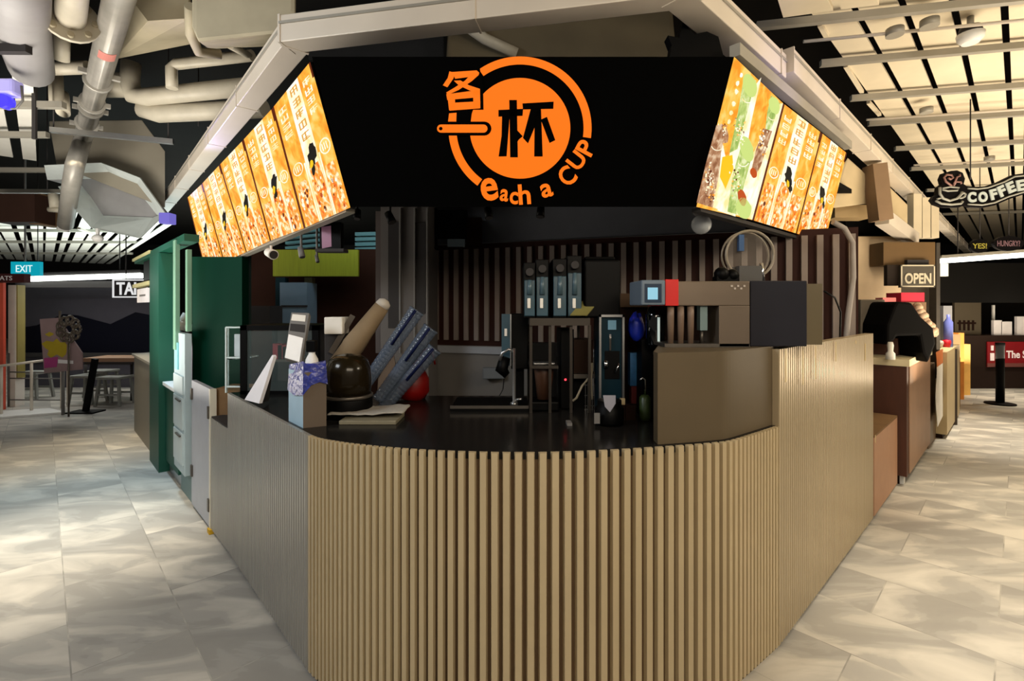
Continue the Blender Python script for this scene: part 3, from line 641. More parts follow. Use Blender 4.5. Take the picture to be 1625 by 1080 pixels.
# ducts
def hull(pts, name, label, cat, m, bevel=.03):
    bm = bmesh.new(); vs_ = [bm.verts.new(p) for p in pts]; bmesh.ops.convex_hull(bm, input=vs_)
    mb = MB(); bm.verts.index_update(); mb.add([v.co.copy() for v in bm.verts], [[v.index for v in f.verts] for f in bm.faces]); bm.free()
    return tag(mb.build(name, m, bevel=bevel), label, cat)
def box_duct(px4, Y0, Y1, name, label, m=M_duct):
    return hull([W(x, y, Y) for x, y in px4 for Y in (Y0,)]+[W(x, y, Y0)*1+Vector((0, Y1-Y0, 0)) for x, y in px4], name, label, 'duct', m)
hull([W(x, y, Y) for Y, L in ((2.9, ((305, -80), (470, -80), (470, 22), (440, 55), (315, 68), (304, 40))), (4.2, ((325, -10), (455, -10), (448, 60), (420, 74), (330, 78)))) for x, y in L], 'wrapped_duct', 'big beige wrapped duct hanging at the top beside the beam corner', 'duct', M_duct)
ch = channel  # (kept for brevity)
tag(MB().tube([W(302, 10, 3.2), W(303, 55, 3.4), W(315, 82, 3.6), W(350, 86, 3.7)], .035, 12).build('duct_edge', M_duct), 'curved beige lip along the left edge of the big wrapped duct', 'duct trim')
hull([W(x, y, Y) for Y, L in ((3.6, ((195, -20), (300, -20), (300, 30), (235, 34))), (4.3, ((190, 5), (305, 20), (305, 70), (180, 95)))) for x, y in L], 'box_duct', 'beige box duct between the galvanised pipe and the wrapped duct', 'duct', M_duct, .01)
# octagonal collar: frame of flat white plates around a grey face
oc = thing('octagonal_duct', 'large pale octagonal duct opening with folded flanges at upper left', 'duct', W(180, 330, 6.0))
pl6 = facing(6.0)
o_out = [(70, 262), (160, 258), (222, 282), (262, 338), (222, 378), (145, 362), (112, 324), (92, 296)]
o_in = [(75, 285), (182, 283), (215, 298), (250, 342), (242, 345), (162, 342), (142, 312), (122, 288)]
mfl = MB()
for k in range(8):
    a, b = o_out[k], o_out[(k+1) % 8]; c, d = o_in[(k+1) % 8], o_in[k]
    if k == 7: continue
    P = [pl6.at(*a), pl6.at(*b), W(*c, 6.35), W(*d, 6.35)]; mfl.add(P+[p+Vector((0, .02, .005)) for p in P], [(0, 1, 2, 3), (7, 6, 5, 4), (0, 1, 5, 4), (1, 2, 6, 5), (2, 3, 7, 6), (3, 0, 4, 7)])
mfl.build('flange', mat('pale_flange', (226, 236, 236), .4), oc)
_h = hull([W(x, y, Y) for Y, L in ((6.2, ((78, 192), (225, 190), (262, 240), (262, 330), (245, 296), (185, 268), (90, 262))), (7.0, ((78, 200), (225, 200), (250, 300)))) for x, y in L], 'duct_body', 'x', 'x', mat('duct_grey', (150, 144, 130), .6, 0, .1, 2), .01)
del _h['label']; del _h['category']; _h.location = ORG['duct_body']-ORG[oc.name]; _h.parent = oc
MB().flat(o_in, facing(6.37), 0, .3).build('duct_face', mat('duct_face_grey', (150, 150, 152), .6), oc)
# big dim duct behind the sign
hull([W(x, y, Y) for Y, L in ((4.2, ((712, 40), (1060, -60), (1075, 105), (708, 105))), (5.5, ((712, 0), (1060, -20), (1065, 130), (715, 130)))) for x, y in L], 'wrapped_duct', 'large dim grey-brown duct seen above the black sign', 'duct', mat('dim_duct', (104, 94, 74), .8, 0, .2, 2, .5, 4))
pipe([W(690, 5, 3.9), W(770, 62, 4.1), W(820, 85, 4.15)], .045, 'thin cream pipe slanting across the duct above the sign', M_pipe)
hull([W(x, y, 4.4+d) for x, y in ((490, 95), (490, 62), (705, 50), (705, 95)) for d in (0, .4)], 'box_duct', 'dark grey box duct above the left end of the black sign', 'duct', mat('dark_duct', (52, 54, 58), .7), .01)
jk = MB(); pl4 = facing(2.42); jk.flat([(1062, 96), (1066, 72), (1060, 56), (1078, 60), (1084, 34), (1102, 54), (1122, 50), (1140, 58), (1150, 96)], pl4, 0, .06); tag(jk.build('cable_bundle', M_black), 'spiky black bundle resting on top of the black sign at its right end', 'cable bundle')
# purple floodlight at the far left and violet unit near the octagonal duct
p = W(6, 142, 3.6); t = thing('flood_lamp', 'white flood lamp with violet glow at the left edge under the ceiling boards', 'lamp', p)
MB().box(p.x-.08, p.x+.06, p.y, p.y+.1, p.z-.03, p.z+.09).build('lamp_body', mat('lavender_body', (170, 165, 235), .4, emit=.25), t, bevel=.02)
MB().tube([p+Vector((-.02, .0, -.08)), p+Vector((-.02, .06, -.08))], .05, 16).build('lens', mat('violet_lens', (70, 60, 230), .2, emit=1.5), t)
MB().tube([p+Vector((.08, .05, .05)), p+Vector((.09, .05, -.06)), p+Vector((.04, .05, -.12)), p+Vector((-.05, .05, -.12))], .008, 8).build('bracket', M_grey, t)
p = W(262, 346, 5.5); t = MB().box(p.x-.06, p.x+.06, p.y-.02, p.y+.1, p.z-.06, p.z+.06); tag(t.build('violet_lamp', mat('violet_lamp', (140, 130, 240), .4, emit=.6), bevel=.008), 'small square violet lamp on the end of the octagonal duct', 'lamp')
spot('violet_glow', tuple(G(300, 300, 2.6)), tuple(G(330, 190, 3.0)), 26, (.45, .4, 1), 90)
spot('violet_glow', tuple(G(1200, 160, 2.75)+Vector((.5, -.3, -.2))), tuple(G(1200, 100, 3.0)), 9, (.5, .45, 1), 80)
spot('violet_glow', tuple(G(1330, 190, 2.6)+Vector((.4, -.5, 0))), tuple(G(1310, 170, 3.0)), 12, (.5, .45, 1), 60)
p = W(155, 378, 6.0); t = MB().sphere(p, .06, 14, sc=(1, 1, .8)); t.beam(p+Vector((0, 0, .03)), p+Vector((0, 0, .12)), .03, .03); tag(t.build('dome_camera', M_white), 'white dome camera hanging below the octagonal duct', 'camera')
tag(MB().beam(G(125, 362, 3.0), G(148, 372, 3.0), .05, .04).build('strut_channel', M_beam), 'short strut end beside the white dome camera', 'ceiling strut')
# valve tree under the pipe
t = thing('pipe_valve', 'white pipe stack with valve below the ceiling strut at upper left', 'pipe', W(105, 360, 6.5))
MB().tube([W(112, 325, 6.6), W(106, 345, 6.6), W(100, 366, 6.6)], .07, 14).build('stack', M_white, t)
MB().tube([W(78, 332, 6.5), W(104, 334, 6.5)], .035, 10).tube([W(85, 308, 6.5), W(88, 330, 6.5)], .06, 10).build('branch', M_pipe, t)

# ================================================================ LEFT BACKGROUND
t = MB(); t.px(-10, 55, 307, 352, 6.6, .3); t.px(46, 65, 307, 355, 6.7, .35, mi=1); tag(t.build('hanging_box_sign', [mat('dark_brown_board', (60, 44, 38), .6), M_card]), 'dark brown hanging box with tan edge at the far left', 'sign')
p = W(40, 426, 8.0); t = thing('exit_sign', 'lit turquoise EXIT sign hanging at left', 'sign', p)
MB().px(17, 63, 415, 437, 8.0, .06).build('sign_body', mat('exit_turquoise', (20, 168, 190), .4, emit=.8), t)
MB().text('EXIT', (38, 426, 26, 11), facing(8.0), .008, .006, bold=.0).build('lettering', mat('exit_white', (225, 250, 250), .4, emit=1), t)
MB().beam(W(40, 415, 8.03), Vector((W(40, 0, 8.03).x, 8.03, 4.6)), .02, .02).build('hanger', M_grey, t)
t = thing('lit_sign', 'white-outlined sign lettered TAI half hidden behind the green stall', 'sign', W(198, 460, 8.2))
pl = facing(8.2); MB().flat([(178, 443), (232, 443), (232, 472), (178, 472)], pl, 0, .04).build('sign_board', mat('sign_dark_grey', (52, 50, 52), .6), t)
m = MB(); 
for P in ([(179, 443), (232, 443), (232, 445), (179, 445)], [(179, 470), (232, 470), (232, 472), (179, 472)], [(178, 443), (180.5, 443), (180.5, 472), (178, 472)]): m.flat(P, pl, .01, .01)
m.text('TAI', (200, 457.5, 31, 20), pl, .012, .01, bold=.02); p = W(200, 443, 8.22); MB().tube([p, Vector((p.x, p.y, 4.6))], .008, 6).build('hanger', M_greyd, t); m.build('lettering', mat('sign_white', (235, 235, 235), .4, emit=.9), t)
t = thing('strip_light', 'long bright strip light along the top of the left dark shop front', 'light', W(130, 438, 8.6))
MB().beam(W(27, 443, 8.6), W(225, 437, 8.6), .06, .085).build('tube', M_tubec, t); MB().beam(W(27, 436, 8.65), W(225, 430, 8.65), .1, .05).build('housing', M_greyd, t)
for x in (60, 190): p = W(x, 434, 8.65); MB().tube([p, Vector((p.x, p.y, 4.6))], .008, 6).build('hanger', M_greyd, t)
tag(MB().px(27, 232, 446, 456, 8.7, .1).build('fascia_board', M_greyd), 'narrow dark fascia under the left strip light', 'fascia')
MB().tube([W(34, 450, 8.75), Vector((W(34, 0, 8.75).x, 8.75, 0))], .03, 8).build('post', M_greyd, None, kind='structure').name = 'trim_4'
# dark shop wall with mountain silhouette
t = thing('wall_left', None, None, (-7.5, 9.6, 0)); 
for k in ('label', 'category'): del t[k]
t['kind'] = 'structure'
pl = facing(9.4)
MB().px(24, 262, 445, 640, 9.42, .1).build('wall_panel', mat('charcoal_wall', (62, 60, 68), .8), t)
MB().flat([(30, 520), (58, 516), (100, 498), (122, 500), (175, 514), (215, 495), (240, 500), (240, 558), (30, 562)], pl, 0, .01).build('mountain_mural', mat('near_black_mural', (14, 15, 26), .7), t)
MB().px(28, 262, 560, 566, 9.3, .08).build('ledge', M_greyd, t)
t = MB(); t.px(-8, 5, 448, 650, 7.2, .04); tag(t.build('red_pillar', mat('red_orange_pillar', (214, 88, 66), .5)), 'orange-red pillar at the left edge of the photo', 'pillar')
t = MB(); t.px(13, 24, 452, 648, 7.6, .15); t.px(24, 28, 452, 600, 7.62, .12, mi=1); tag(t.build('white_pillar', [M_whitem, mat('olive_edge', (150, 140, 80), .6)]), 'slim white pillar with an olive edge beside the red one', 'pillar')
t = MB(); t.px(-10, 38, 434, 448, 7.1, .1); tag(t.build('shop_fascia', mat('dark_red_fascia', (64, 22, 22), .6)), 'dark red shop fascia lettered ATS at the left edge', 'sign')
m = MB().text('ATS', (9, 441, 20, 7), facing(7.1), .006, .004, bold=0).build('lettering', M_paper, C.objects['shop_fascia'])
# ramp platform
t = MB(); pp = [(-10, 652, 0), (-10, 662, 0), (105, 653, 0), (78, 647, 0)]
v = [G(x, y, .03) for x, y, z in pp]; t.hexa([Vector((p.x, p.y, .002)) for p in v]+v); tag(t.build('platform', M_white), 'low white platform in front of the railing at left', 'platform')
# railing
rg = thing('railing', 'white steel railing with vertical posts in front of the dark shop at left', 'railing', W(50, 660, 7.2))
zt = lambda x: 579-x*.135
MB().tube([W(-6, 581, 6.9), W(68, 572, 7.3), W(108, 586, 7.6)], .018, 8).build('handrail', M_beam, rg)
for x, y0, y1, Y in ((2, 582, 655, 6.95), (50, 575, 652, 7.2), (14, 560, 650, 7.6), (98, 585, 650, 7.5), (108, 585, 648, 7.6)):
    MB().tube([W(x, y0, Y), W(x, 487+(HZ-.001)/Y*F, Y)], .018, 8).build('post', M_grey if x == 14 else M_beam, rg)
m = MB()
for y in (590, 600, 634): m.tube([W(15, y, 7.6), W(100, y+.5, 7.55)], .010, 6)
m.build('cross_bar', M_grey, rg)
# poster stand and looped ornament
p = W(95, 650, 7.0); p.z = 0; t = thing('poster_stand', 'pink and yellow poster on a stand behind the railing', 'poster', p)
pl = facing(7.0); MB().flat([(63, 506), (92, 504), (130, 560), (130, 586), (70, 592)], pl, 0, .02).build('poster_sheet', mat('faded_pink_poster', (140, 118, 120), .6, noise=.15, nscale=5), t)
m = MB(); m.flat(blob(90, 552, 20, 14, 16, .35), pl, .004, .002, 0); m.flat([(70, 568), (92, 566), (90, 582), (70, 584)], pl, .004, .002, 1); m.flat(blob(78, 530, 6, 3, 8, .3), pl, .004, .002, 0); m.flat([(92, 570), (116, 572), (116, 577), (92, 576)], pl, .004, .002, 2)
m.build('print', [mat('poster_yellow_print', (168, 148, 34), .6), mat('poster_magenta_print', (160, 60, 120), .6), M_paper], t)
MB().tube([W(100, 585, 7.03), Vector((W(100, 0, 7.03).x, 7.03, .0))], .02, 8).build('stand_pole', M_grey, t)
m = MB(); cx_, cy_ = 109, 522
for k in range(9):
    a_ = k*2*math.pi/9; L = [W(cx_+13*math.cos(a_)+6*math.cos(b_), cy_+14*math.sin(a_)+7*math.sin(b_), 6.9) for b_ in [i*math.pi/5 for i in range(10)]]; m.tube(L+[L[0]], .018, 7)
m.tube([W(95, 493, 6.9), W(95, 512, 6.9)], .015, 7); m.tube([W(109, 535, 6.92), Vector((W(109, 0, 6.92).x, 6.92, 0))], .012, 7)
tag(m.build('looped_ornament', mat('bronze_grey', (84, 76, 68), .4, .3)), 'grey ornament of looped tubes in front of the pink poster', 'ornament')
# high table with slanted leg, stools
t = thing('counter_table', 'long narrow table with pale orange edge at the left dark shop', 'table', (-5.9, 8.1, 0))
MB().px(130, 213, 568, 574, 7.9, .5).build('table_top', M_brownl, t); MB().px(135, 210, 575, 578, 7.9, .02).build('apron', M_greyd, t)
for x in (136, 209): MB().tube([W(x, 578, 8.1), Vector((W(x, 0, 8.1).x, 8.1, 0))], .02, 8).build('leg', M_greyd, t)
t = thing('barrier_post', 'dark leaning post on a flat base in front of the stools', 'post', G(136, 655, 0))
b0 = G(136, 654, .0); MB().beam(b0+Vector((0, 0, .02)), W(151, 569, b0.y), .07, .05).build('post', M_black, t); MB().box(b0.x-.2, b0.x+.2, b0.y-.12, b0.y+.12, 0, .02).build('base', M_black, t)
for k, (y, z) in enumerate(((366, 3.2), (384, 3.2), (402, 3.2))):
    a = G(222-k*6, y, z); tag(MB().beam(a, a+Vector((-1, -.02, 0)).normalized()*9, .06, .06).build('strut_channel', M_beamg), 'long grey strut under the far left ceiling boards, %s of three above the EXIT sign' % ['nearest', 'middle', 'farthest'][k], 'ceiling strut', 'struts under the far left ceiling')
M_stool = mat('grey_stool', (128, 130, 126), .6)
def stool(px_, Y, label):
    x = (px_-CX)/F*Y; t = thing('stool', label, 'stool', (x, Y, 0), 'grey stools at the left dark shop')
    MB().box(x-.19, x+.19, Y-.16, Y+.16, .42, .46).build('seat', M_stool, t, bevel=.01)
    for sx in (-1, 1):
        for sy in (-1, 1): MB().beam((x+sx*.15, Y+sy*.12, .42), (x+sx*.19, Y+sy*.15, 0), .035, .035).build('leg', M_stool, t)
    m = MB()
    for sy in (-1, 1): m.beam((x-.17, Y+sy*.135, .18), (x+.17, Y+sy*.135, .18), .025, .03)
    m.build('stretcher', M_stool, t)
for px_, Y, lab in ((54, 8.3, 'grey stool behind the railing, nearest the white pillar'), (140, 7.9, 'grey stool behind the dark leaning post'), (183, 7.75, 'grey stool nearest the neighbouring grey counter'), (162, 8.5, 'grey stool half hidden between the two under the table')): stool(px_, Y, lab)

# ================================================================ GREEN STALL NEXT DOOR (runs back along the left side)
def LL(px_): x, y = pt_on(px_, LC, DL); return Vector((x, y, 0))
nL = Vector((-.721, -.693, 0))   # outward into the aisle
def wallL(mb, pa_, pb__, z0, z1, th, mi=0, off=0):
    a = LL(pa_)+nL*off; b = LL(pb__)+nL*off; c = a-nL*th; d = b-nL*th
    return mb.hexa([a+Vector((0, 0, z0)), b+Vector((0, 0, z0)), d+Vector((0, 0, z0)), c+Vector((0, 0, z0)), a+Vector((0, 0, z1)), b+Vector((0, 0, z1)), d+Vector((0, 0, z1)), c+Vector((0, 0, z1))], mi)
t = thing('stall_counter', 'grey-brown ribbed counter of the stall behind the green post', 'counter', LL(230))
wallL(MB(), 213, 246, 0, .94, .5).build('counter_body', mat('grey_ribbed', (120, 116, 106), .5, .2, .06, 3, stretch=(10, 10, .4)), t)
wallL(MB(), 212, 246.5, .94, .965, .54, off=.02).build('counter_top', M_beamg, t)
t = MB(); wallL(t, 247, 262, 0, 2.06, .14, off=.05); tag(t.build('green_post', M_green), 'tall dark green post of the neighbouring stall', 'post')
t = thing('green_cabinet', 'green cabinet with white top beside the green post', 'cabinet', LL(272))
wallL(MB(), 262, 283, .12, .82, .4).build('body', M_green, t); wallL(MB(), 262, 283.5, .82, .85, .42, off=.02).build('top', M_white, t); wallL(MB(), 263, 282, 0, .12, .35, off=-.03).build('plinth', M_steel, t)
t = MB(); wallL(t, 263, 279, .851, 1.2, .2, off=-.12); tag(t.build('lilac_box', mat('lilac_board', (190, 178, 196), .5)), 'pale lilac box standing on the green cabinet', 'box')
t = thing('drawer_tower', 'tall white drawer tower with pale blue glow beside the kiosk door', 'cabinet', LL(291))
wallL(MB(), 283, 300, .22, 1.34, .05, off=.03).build('body', mat('cool_white', (166, 184, 190), .4), t, bevel=.004)
for z0, z1 in ((.30, .55), (.58, .83), (.86, 1.0)): _d = wallL(MB(), 284.5, 299, z0, z1, .012, off=.042).build('drawer', mat('cool_drawer', (176, 190, 194), .4), t); z1 < .9 and wallL(MB(), 290, 297, z1-.03, z1-.018, .02, off=.055).build('handle', M_steeld, _d)
wallL(MB(), 286.5, 291, 1.04, 1.26, .012, off=.042).build('window', mat('pale_cyan', (140, 205, 215), .3), t)
wallL(MB(), 283, 300, 0, .22, .05, off=-.02).build('plinth', mat('teal_grey', (110, 132, 132), .6), t)
p = LL(286); m = MB(); m.sphere(p+Vector((-.0, .0, 1.40)), .05, 12); m.tube([p+Vector((0, 0, 1.36)), p+Vector((.03, .02, 1.50))], [.05, .02], 10); m.sphere(p+Vector((.05, .02, 1.38)), .04, 10)
tag(m.build('crumpled_bag', M_white), 'crumpled white bag lying on the drawer tower', 'bag')
# frame, fascia and hanging parts above the green stall
t = thing('stall_gantry', 'green and cream upper frame of the neighbouring stall', 'frame', LL(270))
m = MB(); wallL(m, 220, 302, 2.065, 2.12, .1, off=.04); m.build('rail', M_green, t)
m = MB(); wallL(m, 218, 246, 1.78, 1.82, .08, off=.05); wallL(m, 218, 246, 2.10, 2.13, .08, off=.05); m.build('cream_rail', mat('cream_yellow', (196, 190, 140), .6), t)
m = MB(); wallL(m, 286, 290, 1.2, 2.1, .03, off=.05); wallL(m, 299, 302, 1.36, 2.0, .03, off=.02); m.build('upright', mat('sage_green', (110, 150, 128), .5), t)
m = MB(); wallL(m, 228, 244, 1.85, 2.08, .05, off=.0); m.build('dark_panel', M_black, t)
t = MB(); wallL(t, 228, 245, 1.60, 1.75, .02, off=.06); tag(t.build('price_card', M_paper), 'white notice card fixed left of the green post', 'notice')
m = MB(); wallL(m, 232, 242, 1.665, 1.685, .002, off=.0605); m.build('print', M_grey, t and C.objects['price_card'])
t = MB(); wallL(t, 263, 302, .0, .02, .02); 
m = MB(); wallL(m, 262, 300, 1.25, 1.52, .03, off=-.35); tag(m.build('dark_monitor', M_black), 'black monitor standing deep inside the green stall', 'monitor')
m = MB(); wallL(m, 262, 300, .85, 2.0, .03, off=-.42); m.build('wall_stall', mat('stall_inner', (40, 56, 54), .7), kind='structure')
m = MB(); wallL(m, 264, 292, 1.55, 1.85, .02, off=-.38); tag(m.build('menu_card', mat('grey_card', (118, 128, 126), .6)), 'grey card hanging on the back wall of the green stall', 'notice')
# dark green side wall seen between the stall and the kiosk
x0 = W(305, 0, 3.98).x; x1 = W(384, 0, 3.98).x
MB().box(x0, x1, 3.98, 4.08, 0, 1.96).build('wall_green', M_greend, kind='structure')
# white kiosk door with hinges
d0 = LL(303); d1 = LL(333.5)
t = thing('kiosk_door', 'low white gate with dark hinges at the left end of the kiosk counter', 'gate', LL(318))
m = MB(); wallL(m, 304, 332.5, .03, .985, .03, off=.0); m.build('gate_leaf', mat('gate_white', (160, 163, 172), .45), t)
for px_, z in ((331.5, .78), (331.5, .14), (304.5, .84), (304.5, .25)):
    m = MB(); wallL(m, px_, px_+1.8, z, z+.085, .012, off=.012); m.build('hinge', M_steeld, t)
m = MB(); wallL(m, 332.6, 334.2, .03, .985, .04, off=.004); tag(m.build('gate_post', mat('cream_post', (214, 208, 190), .5)), 'thin cream post between the white gate and the fluted counter', 'post')
m = MB(); wallL(m, 332.6, 336.0, .0, .03, .05, off=.015); tag(m.build('yellow_stopper', mat('yellow_rubber', (190, 150, 30), .6)), 'small yellow stopper on the floor at the foot of the white gate', 'stopper')
m = MB(); a = W(333, 0, 3.36); m.box(a.x+.02, a.x+.24, 3.40, 3.6, .0, .985); tag(m.build('brown_carton', M_card), 'olive-brown carton standing behind the white gate', 'carton')
m = MB(); a = LL(336); 
wallL(m, 334.5, 360.5, .791, .80, .40, off=-.004); tag(m.build('low_shelf', M_greyd), 'dark low shelf on the stepped end of the kiosk counter', 'shelf')

# ---- things seen through the kiosk's left opening
MB().px(383, 604, 395, 700, 6.2, .1).build('wall_brown', mat('dark_brown_wall', (54, 34, 26), .7), kind='structure')
t = MB().px(433, 568, 396, 438, 5.9, .05); tag(t.build('lime_sign', mat('lime_green', (150, 160, 40), .6, noise=.12, nscale=20, stretch=(4, 1, .2))), 'plain lime green sign board deep behind the left menu lightboxes', 'sign')
t = MB().px(444, 487, 448, 520, 5.8, .3); t.px(446, 487, 484, 487, 5.79, .02, mi=1); tag(t.build('blue_grey_box', [mat('pale_blue', (112, 136, 156), .6), M_greyd]), 'pale blue-grey storage box deep behind the kiosk, below the lime sign', 'box')
t = MB().px(383, 428, 485, 520, 5.4, .3); tag(t.build('dark_grey_box', M_greyd), 'dark grey box in the gloom left of the pale blue box', 'box')
t = MB().px(437, 452, 440, 500, 5.9, .1); t.px(483, 495, 440, 520, 5.95, .1, mi=1); tag(t.build('dim_frame', [mat('teal_frame', (30, 52, 60), .6), mat('olive_frame', (80, 76, 50), .6)]), 'dim teal and olive frame around the pale blue box', 'frame')
M_tb = mat('teal_lit_bar', (110, 168, 175), .6)
for y, lab in ((372, 'topmost'), (380, 'second'), (388, 'third'), (396, 'lowest')):
    tag(MB().beam(W(565, y, 7.0), W(604, y-1, 7.0), .1, .05).build('far_ceiling_bar', M_tb), lab+' of the short teal bars seen right of the hanging screen', 'ceiling bar', 'far teal ceiling bars right of the screen')
    tag(MB().beam(W(455, y-2, 7.2), W(520, y-8, 7.2), .1, .04).build('far_ceiling_bar', M_tb), lab+' of the teal bars seen left of the hanging screen', 'ceiling bar', 'far teal ceiling bars left of the screen')
def can(name, px_, py_, Y, r, L, d, label, m=M_black, cat='spotlight', mount=True):
    p = W(px_, py_, Y); d = Vector(d).normalized(); t = thing(name, label, cat, p)
    MB().tube([p-d*L/2, p+d*L/2], [r*.85, r], 16).build('lamp_body', m, t); MB().tube([p+d*L*.5, p+d*(L*.5+.004)], r*.8, 16).build('lens', M_greyd, t)
    if mount: MB().tube([p, Vector((p.x, p.y, mount if mount is not True else 2.62))], .008, 8).build('bracket', m, t)
    return t
can('spotlight', 775, 338, 3.2, .028, .07, (.2, -.3, -1), 'black spotlight under the sign, left of its centre')
can('spotlight', 858, 336, 3.2, .028, .07, (-.1, -.3, -1), 'black spotlight under the sign, right of its centre')
can('spotlight', 619, 345, 3.4, .03, .08, (.5, -.3, -1), 'black tilted spotlight beside the grey column')
can('spotlight', 567, 340, 3.2, .025, .06, (0, -.3, -1), 'black spotlight at the left end under the sign')
can('security_camera', 430, 402, 3.1, .032, .08, (.8, -.7, -.3), 'round white security camera under the left lightboxes', M_whitem, 'camera', mount=W(430, 402, 3.1).z+.05)
can('spotlight', 478, 400, 3.2, .02, .07, (.3, -.2, -1), 'pale slim spotlight under the left lightboxes, above the lime sign', M_grey)
can('spotlight', 503, 410, 3.3, .013, .05, (.3, -.2, -1), 'tiny pale spotlight above the lime sign, nearer the hanging screen', M_grey)
t = thing('hanging_screen', 'small dark hanging screen showing pink under the left lightboxes', 'screen', W(520, 400, 3.0))
pl = facing(3.0); MB().px(507, 541, 352, 396, 3.0, .05).build('screen_body', M_black, t, bevel=.003); MB().flat([(510, 360), (525, 358), (526, 391), (511, 394)], pl, .003, .003).build('display', mat('pink_display', (140, 100, 122), .4, emit=.12), t)
MB().px(500, 545, 394, 399, 2.98, .09).build('shelf', M_greyd, t); MB().tube([W(530, 352, 3.02), W(530, 335, 3.02)], .01, 8).build('hanger', M_greyd, t)
# clear glass ball lamp on the right
p = W(1113, 356, 2.9); t = thing('glass_lamp', 'clear glass ball lamp hanging below the right end of the sign', 'lamp', p)
MB().sphere(p, .058, 20).build('glass_ball', mat('frosted_glass', (200, 205, 210), .15, 0, alpha=.55), t); MB().lathe(p+Vector((.01, 0, .045)), [(.035, 0), (.055, .02), (.05, .06), (.03, .08)], 18, axis=(0, 0, 1)).build('fitting', M_grey, t)
# upper-left stuff on the ribbed wall
t = thing('wall_monitor', 'dark monitor with a pale label above the ribbed wall', 'monitor', W(715, 390, 4.4))
MB().px(690, 740, 333, 376, 4.4, .12).build('body', M_black, t); MB().px(710, 737, 379, 391, 4.39, .05).build('label_plate', mat('pale_blue_label', (130, 150, 165), .5), t)
MB().px(740, 764, 345, 390, 4.45, .1).build('wall_patch', mat('deep_brown', (40, 26, 18), .7), kind='structure').name = 'trim_1'
MB().px(684, 692, 330, 395, 4.42, .1).build('wall_patch', M_black, kind='structure').name = 'trim_2'

# ================================================================ THINGS ON THE COUNTER, LEFT END
T = TOPZ
# glass rack end
t = thing('glass_rack', 'narrow clear glass rack with white edges at the left end of the counter', 'rack', W(371, 660, 3.05))
m = MB()
for x in (358, 384): m.px(x-1, x+1.2, 519, 487+(HZ-T)/3.05*F, 3.05, .015)
for y in (519, 567, 613): m.px(358, 384, y-1, y+1.5, 3.052, .012)
for x in (362, 386): m.px(x-.6, x+.8, 521, 487+(HZ-T)/3.3*F, 3.3, .01)
m.build('rack_frame', mat('white_edge', (205, 220, 220), .3), t)
MB().px(359, 383, 521, 619, 3.06, .004).build('glass_pane', M_glass, t); MB().px(360, 384, 568, 570, 3.07, .2).build('shelf', M_glass, t)
MB().px(372, 383, 530, 565, 3.2, .02).build('bottle_card', M_paper, t)
# showcase
t = thing('glass_showcase', 'black framed glass showcase on the worktop beside the glass rack', 'showcase', W(430, 640, 2.98))
Ys = 3.0; zb_ = T; a = W(386, 0, Ys); b = W(500, 0, Ys); ztop = HZ-(516-CY)/F*Ys
m = MB(); 
for (xx, yy) in ((a.x, Ys), (b.x, Ys), (a.x, Ys+.4), (b.x, Ys+.4)): m.box(xx-.02, xx+.02, yy-.0, yy+.03, T, ztop)
m.box(a.x-.02, b.x+.02, Ys, Ys+.43, ztop-.03, ztop); m.box(a.x-.02, b.x+.02, Ys, Ys+.43, T, T+.02)
m.build('frame', M_black, t); MB().box(a.x, b.x, Ys+.40, Ys+.41, T+.02, ztop-.03).build('back_panel', M_greyd, t)
MB().box(a.x, b.x, Ys+.005, Ys+.010, T+.02, ztop-.03).build('front_glass', mat('dim_glass', (160, 180, 180), .05, alpha=.07), t)
m = MB(); 
for k in range(3):
    p = W(440+k*8, 600, Ys+.15); m.box(p.x-.03, p.x+.03, p.y, p.y+.06, T+.20, T+.30-.01*k)
MB().box(W(432, 0, Ys+.1).x, W(470, 0, Ys+.1).x, Ys+.12, Ys+.3, T+.185, T+.20).build('shelf', M_steeld, t)
tag(m.build('red_packets', mat('crimson_pack', (130, 30, 45), .5)), 'dark red packets on the shelf inside the glass showcase', 'packets')
# tent card
c = G(408, 640, T); Yt = c.y
t = thing('tent_card', 'white triangular menu stand leaning on the worktop', 'menu stand', c)
P = [W(388, 634, 2.72), W(411, 640, 2.62), W(434, 566, 2.66), W(432, 563, 2.70)]
m = MB(); m.add([Vector((p.x, p.y, max(p.z, T+.004))) for p in P]+[Vector((p.x+.012, p.y+.012, max(p.z, T+.004))) for p in P], [(0, 1, 2, 3), (7, 6, 5, 4), (0, 1, 5, 4), (1, 2, 6, 5), (2, 3, 7, 6), (3, 0, 4, 7)]); m.build('front_sheet', M_paper, t)
P = [W(411, 640, 2.62), W(425, 636, 2.72), W(434, 566, 2.66)]
m = MB(); m.add([Vector((p.x, p.y, max(p.z, T+.004))) for p in P]+[Vector((p.x, p.y+.01, max(p.z, T+.004))) for p in P], [(0, 1, 2), (5, 4, 3), (0, 1, 4, 3), (1, 2, 5, 4), (2, 0, 3, 5)]); m.build('side_sheet', M_greyd, t)
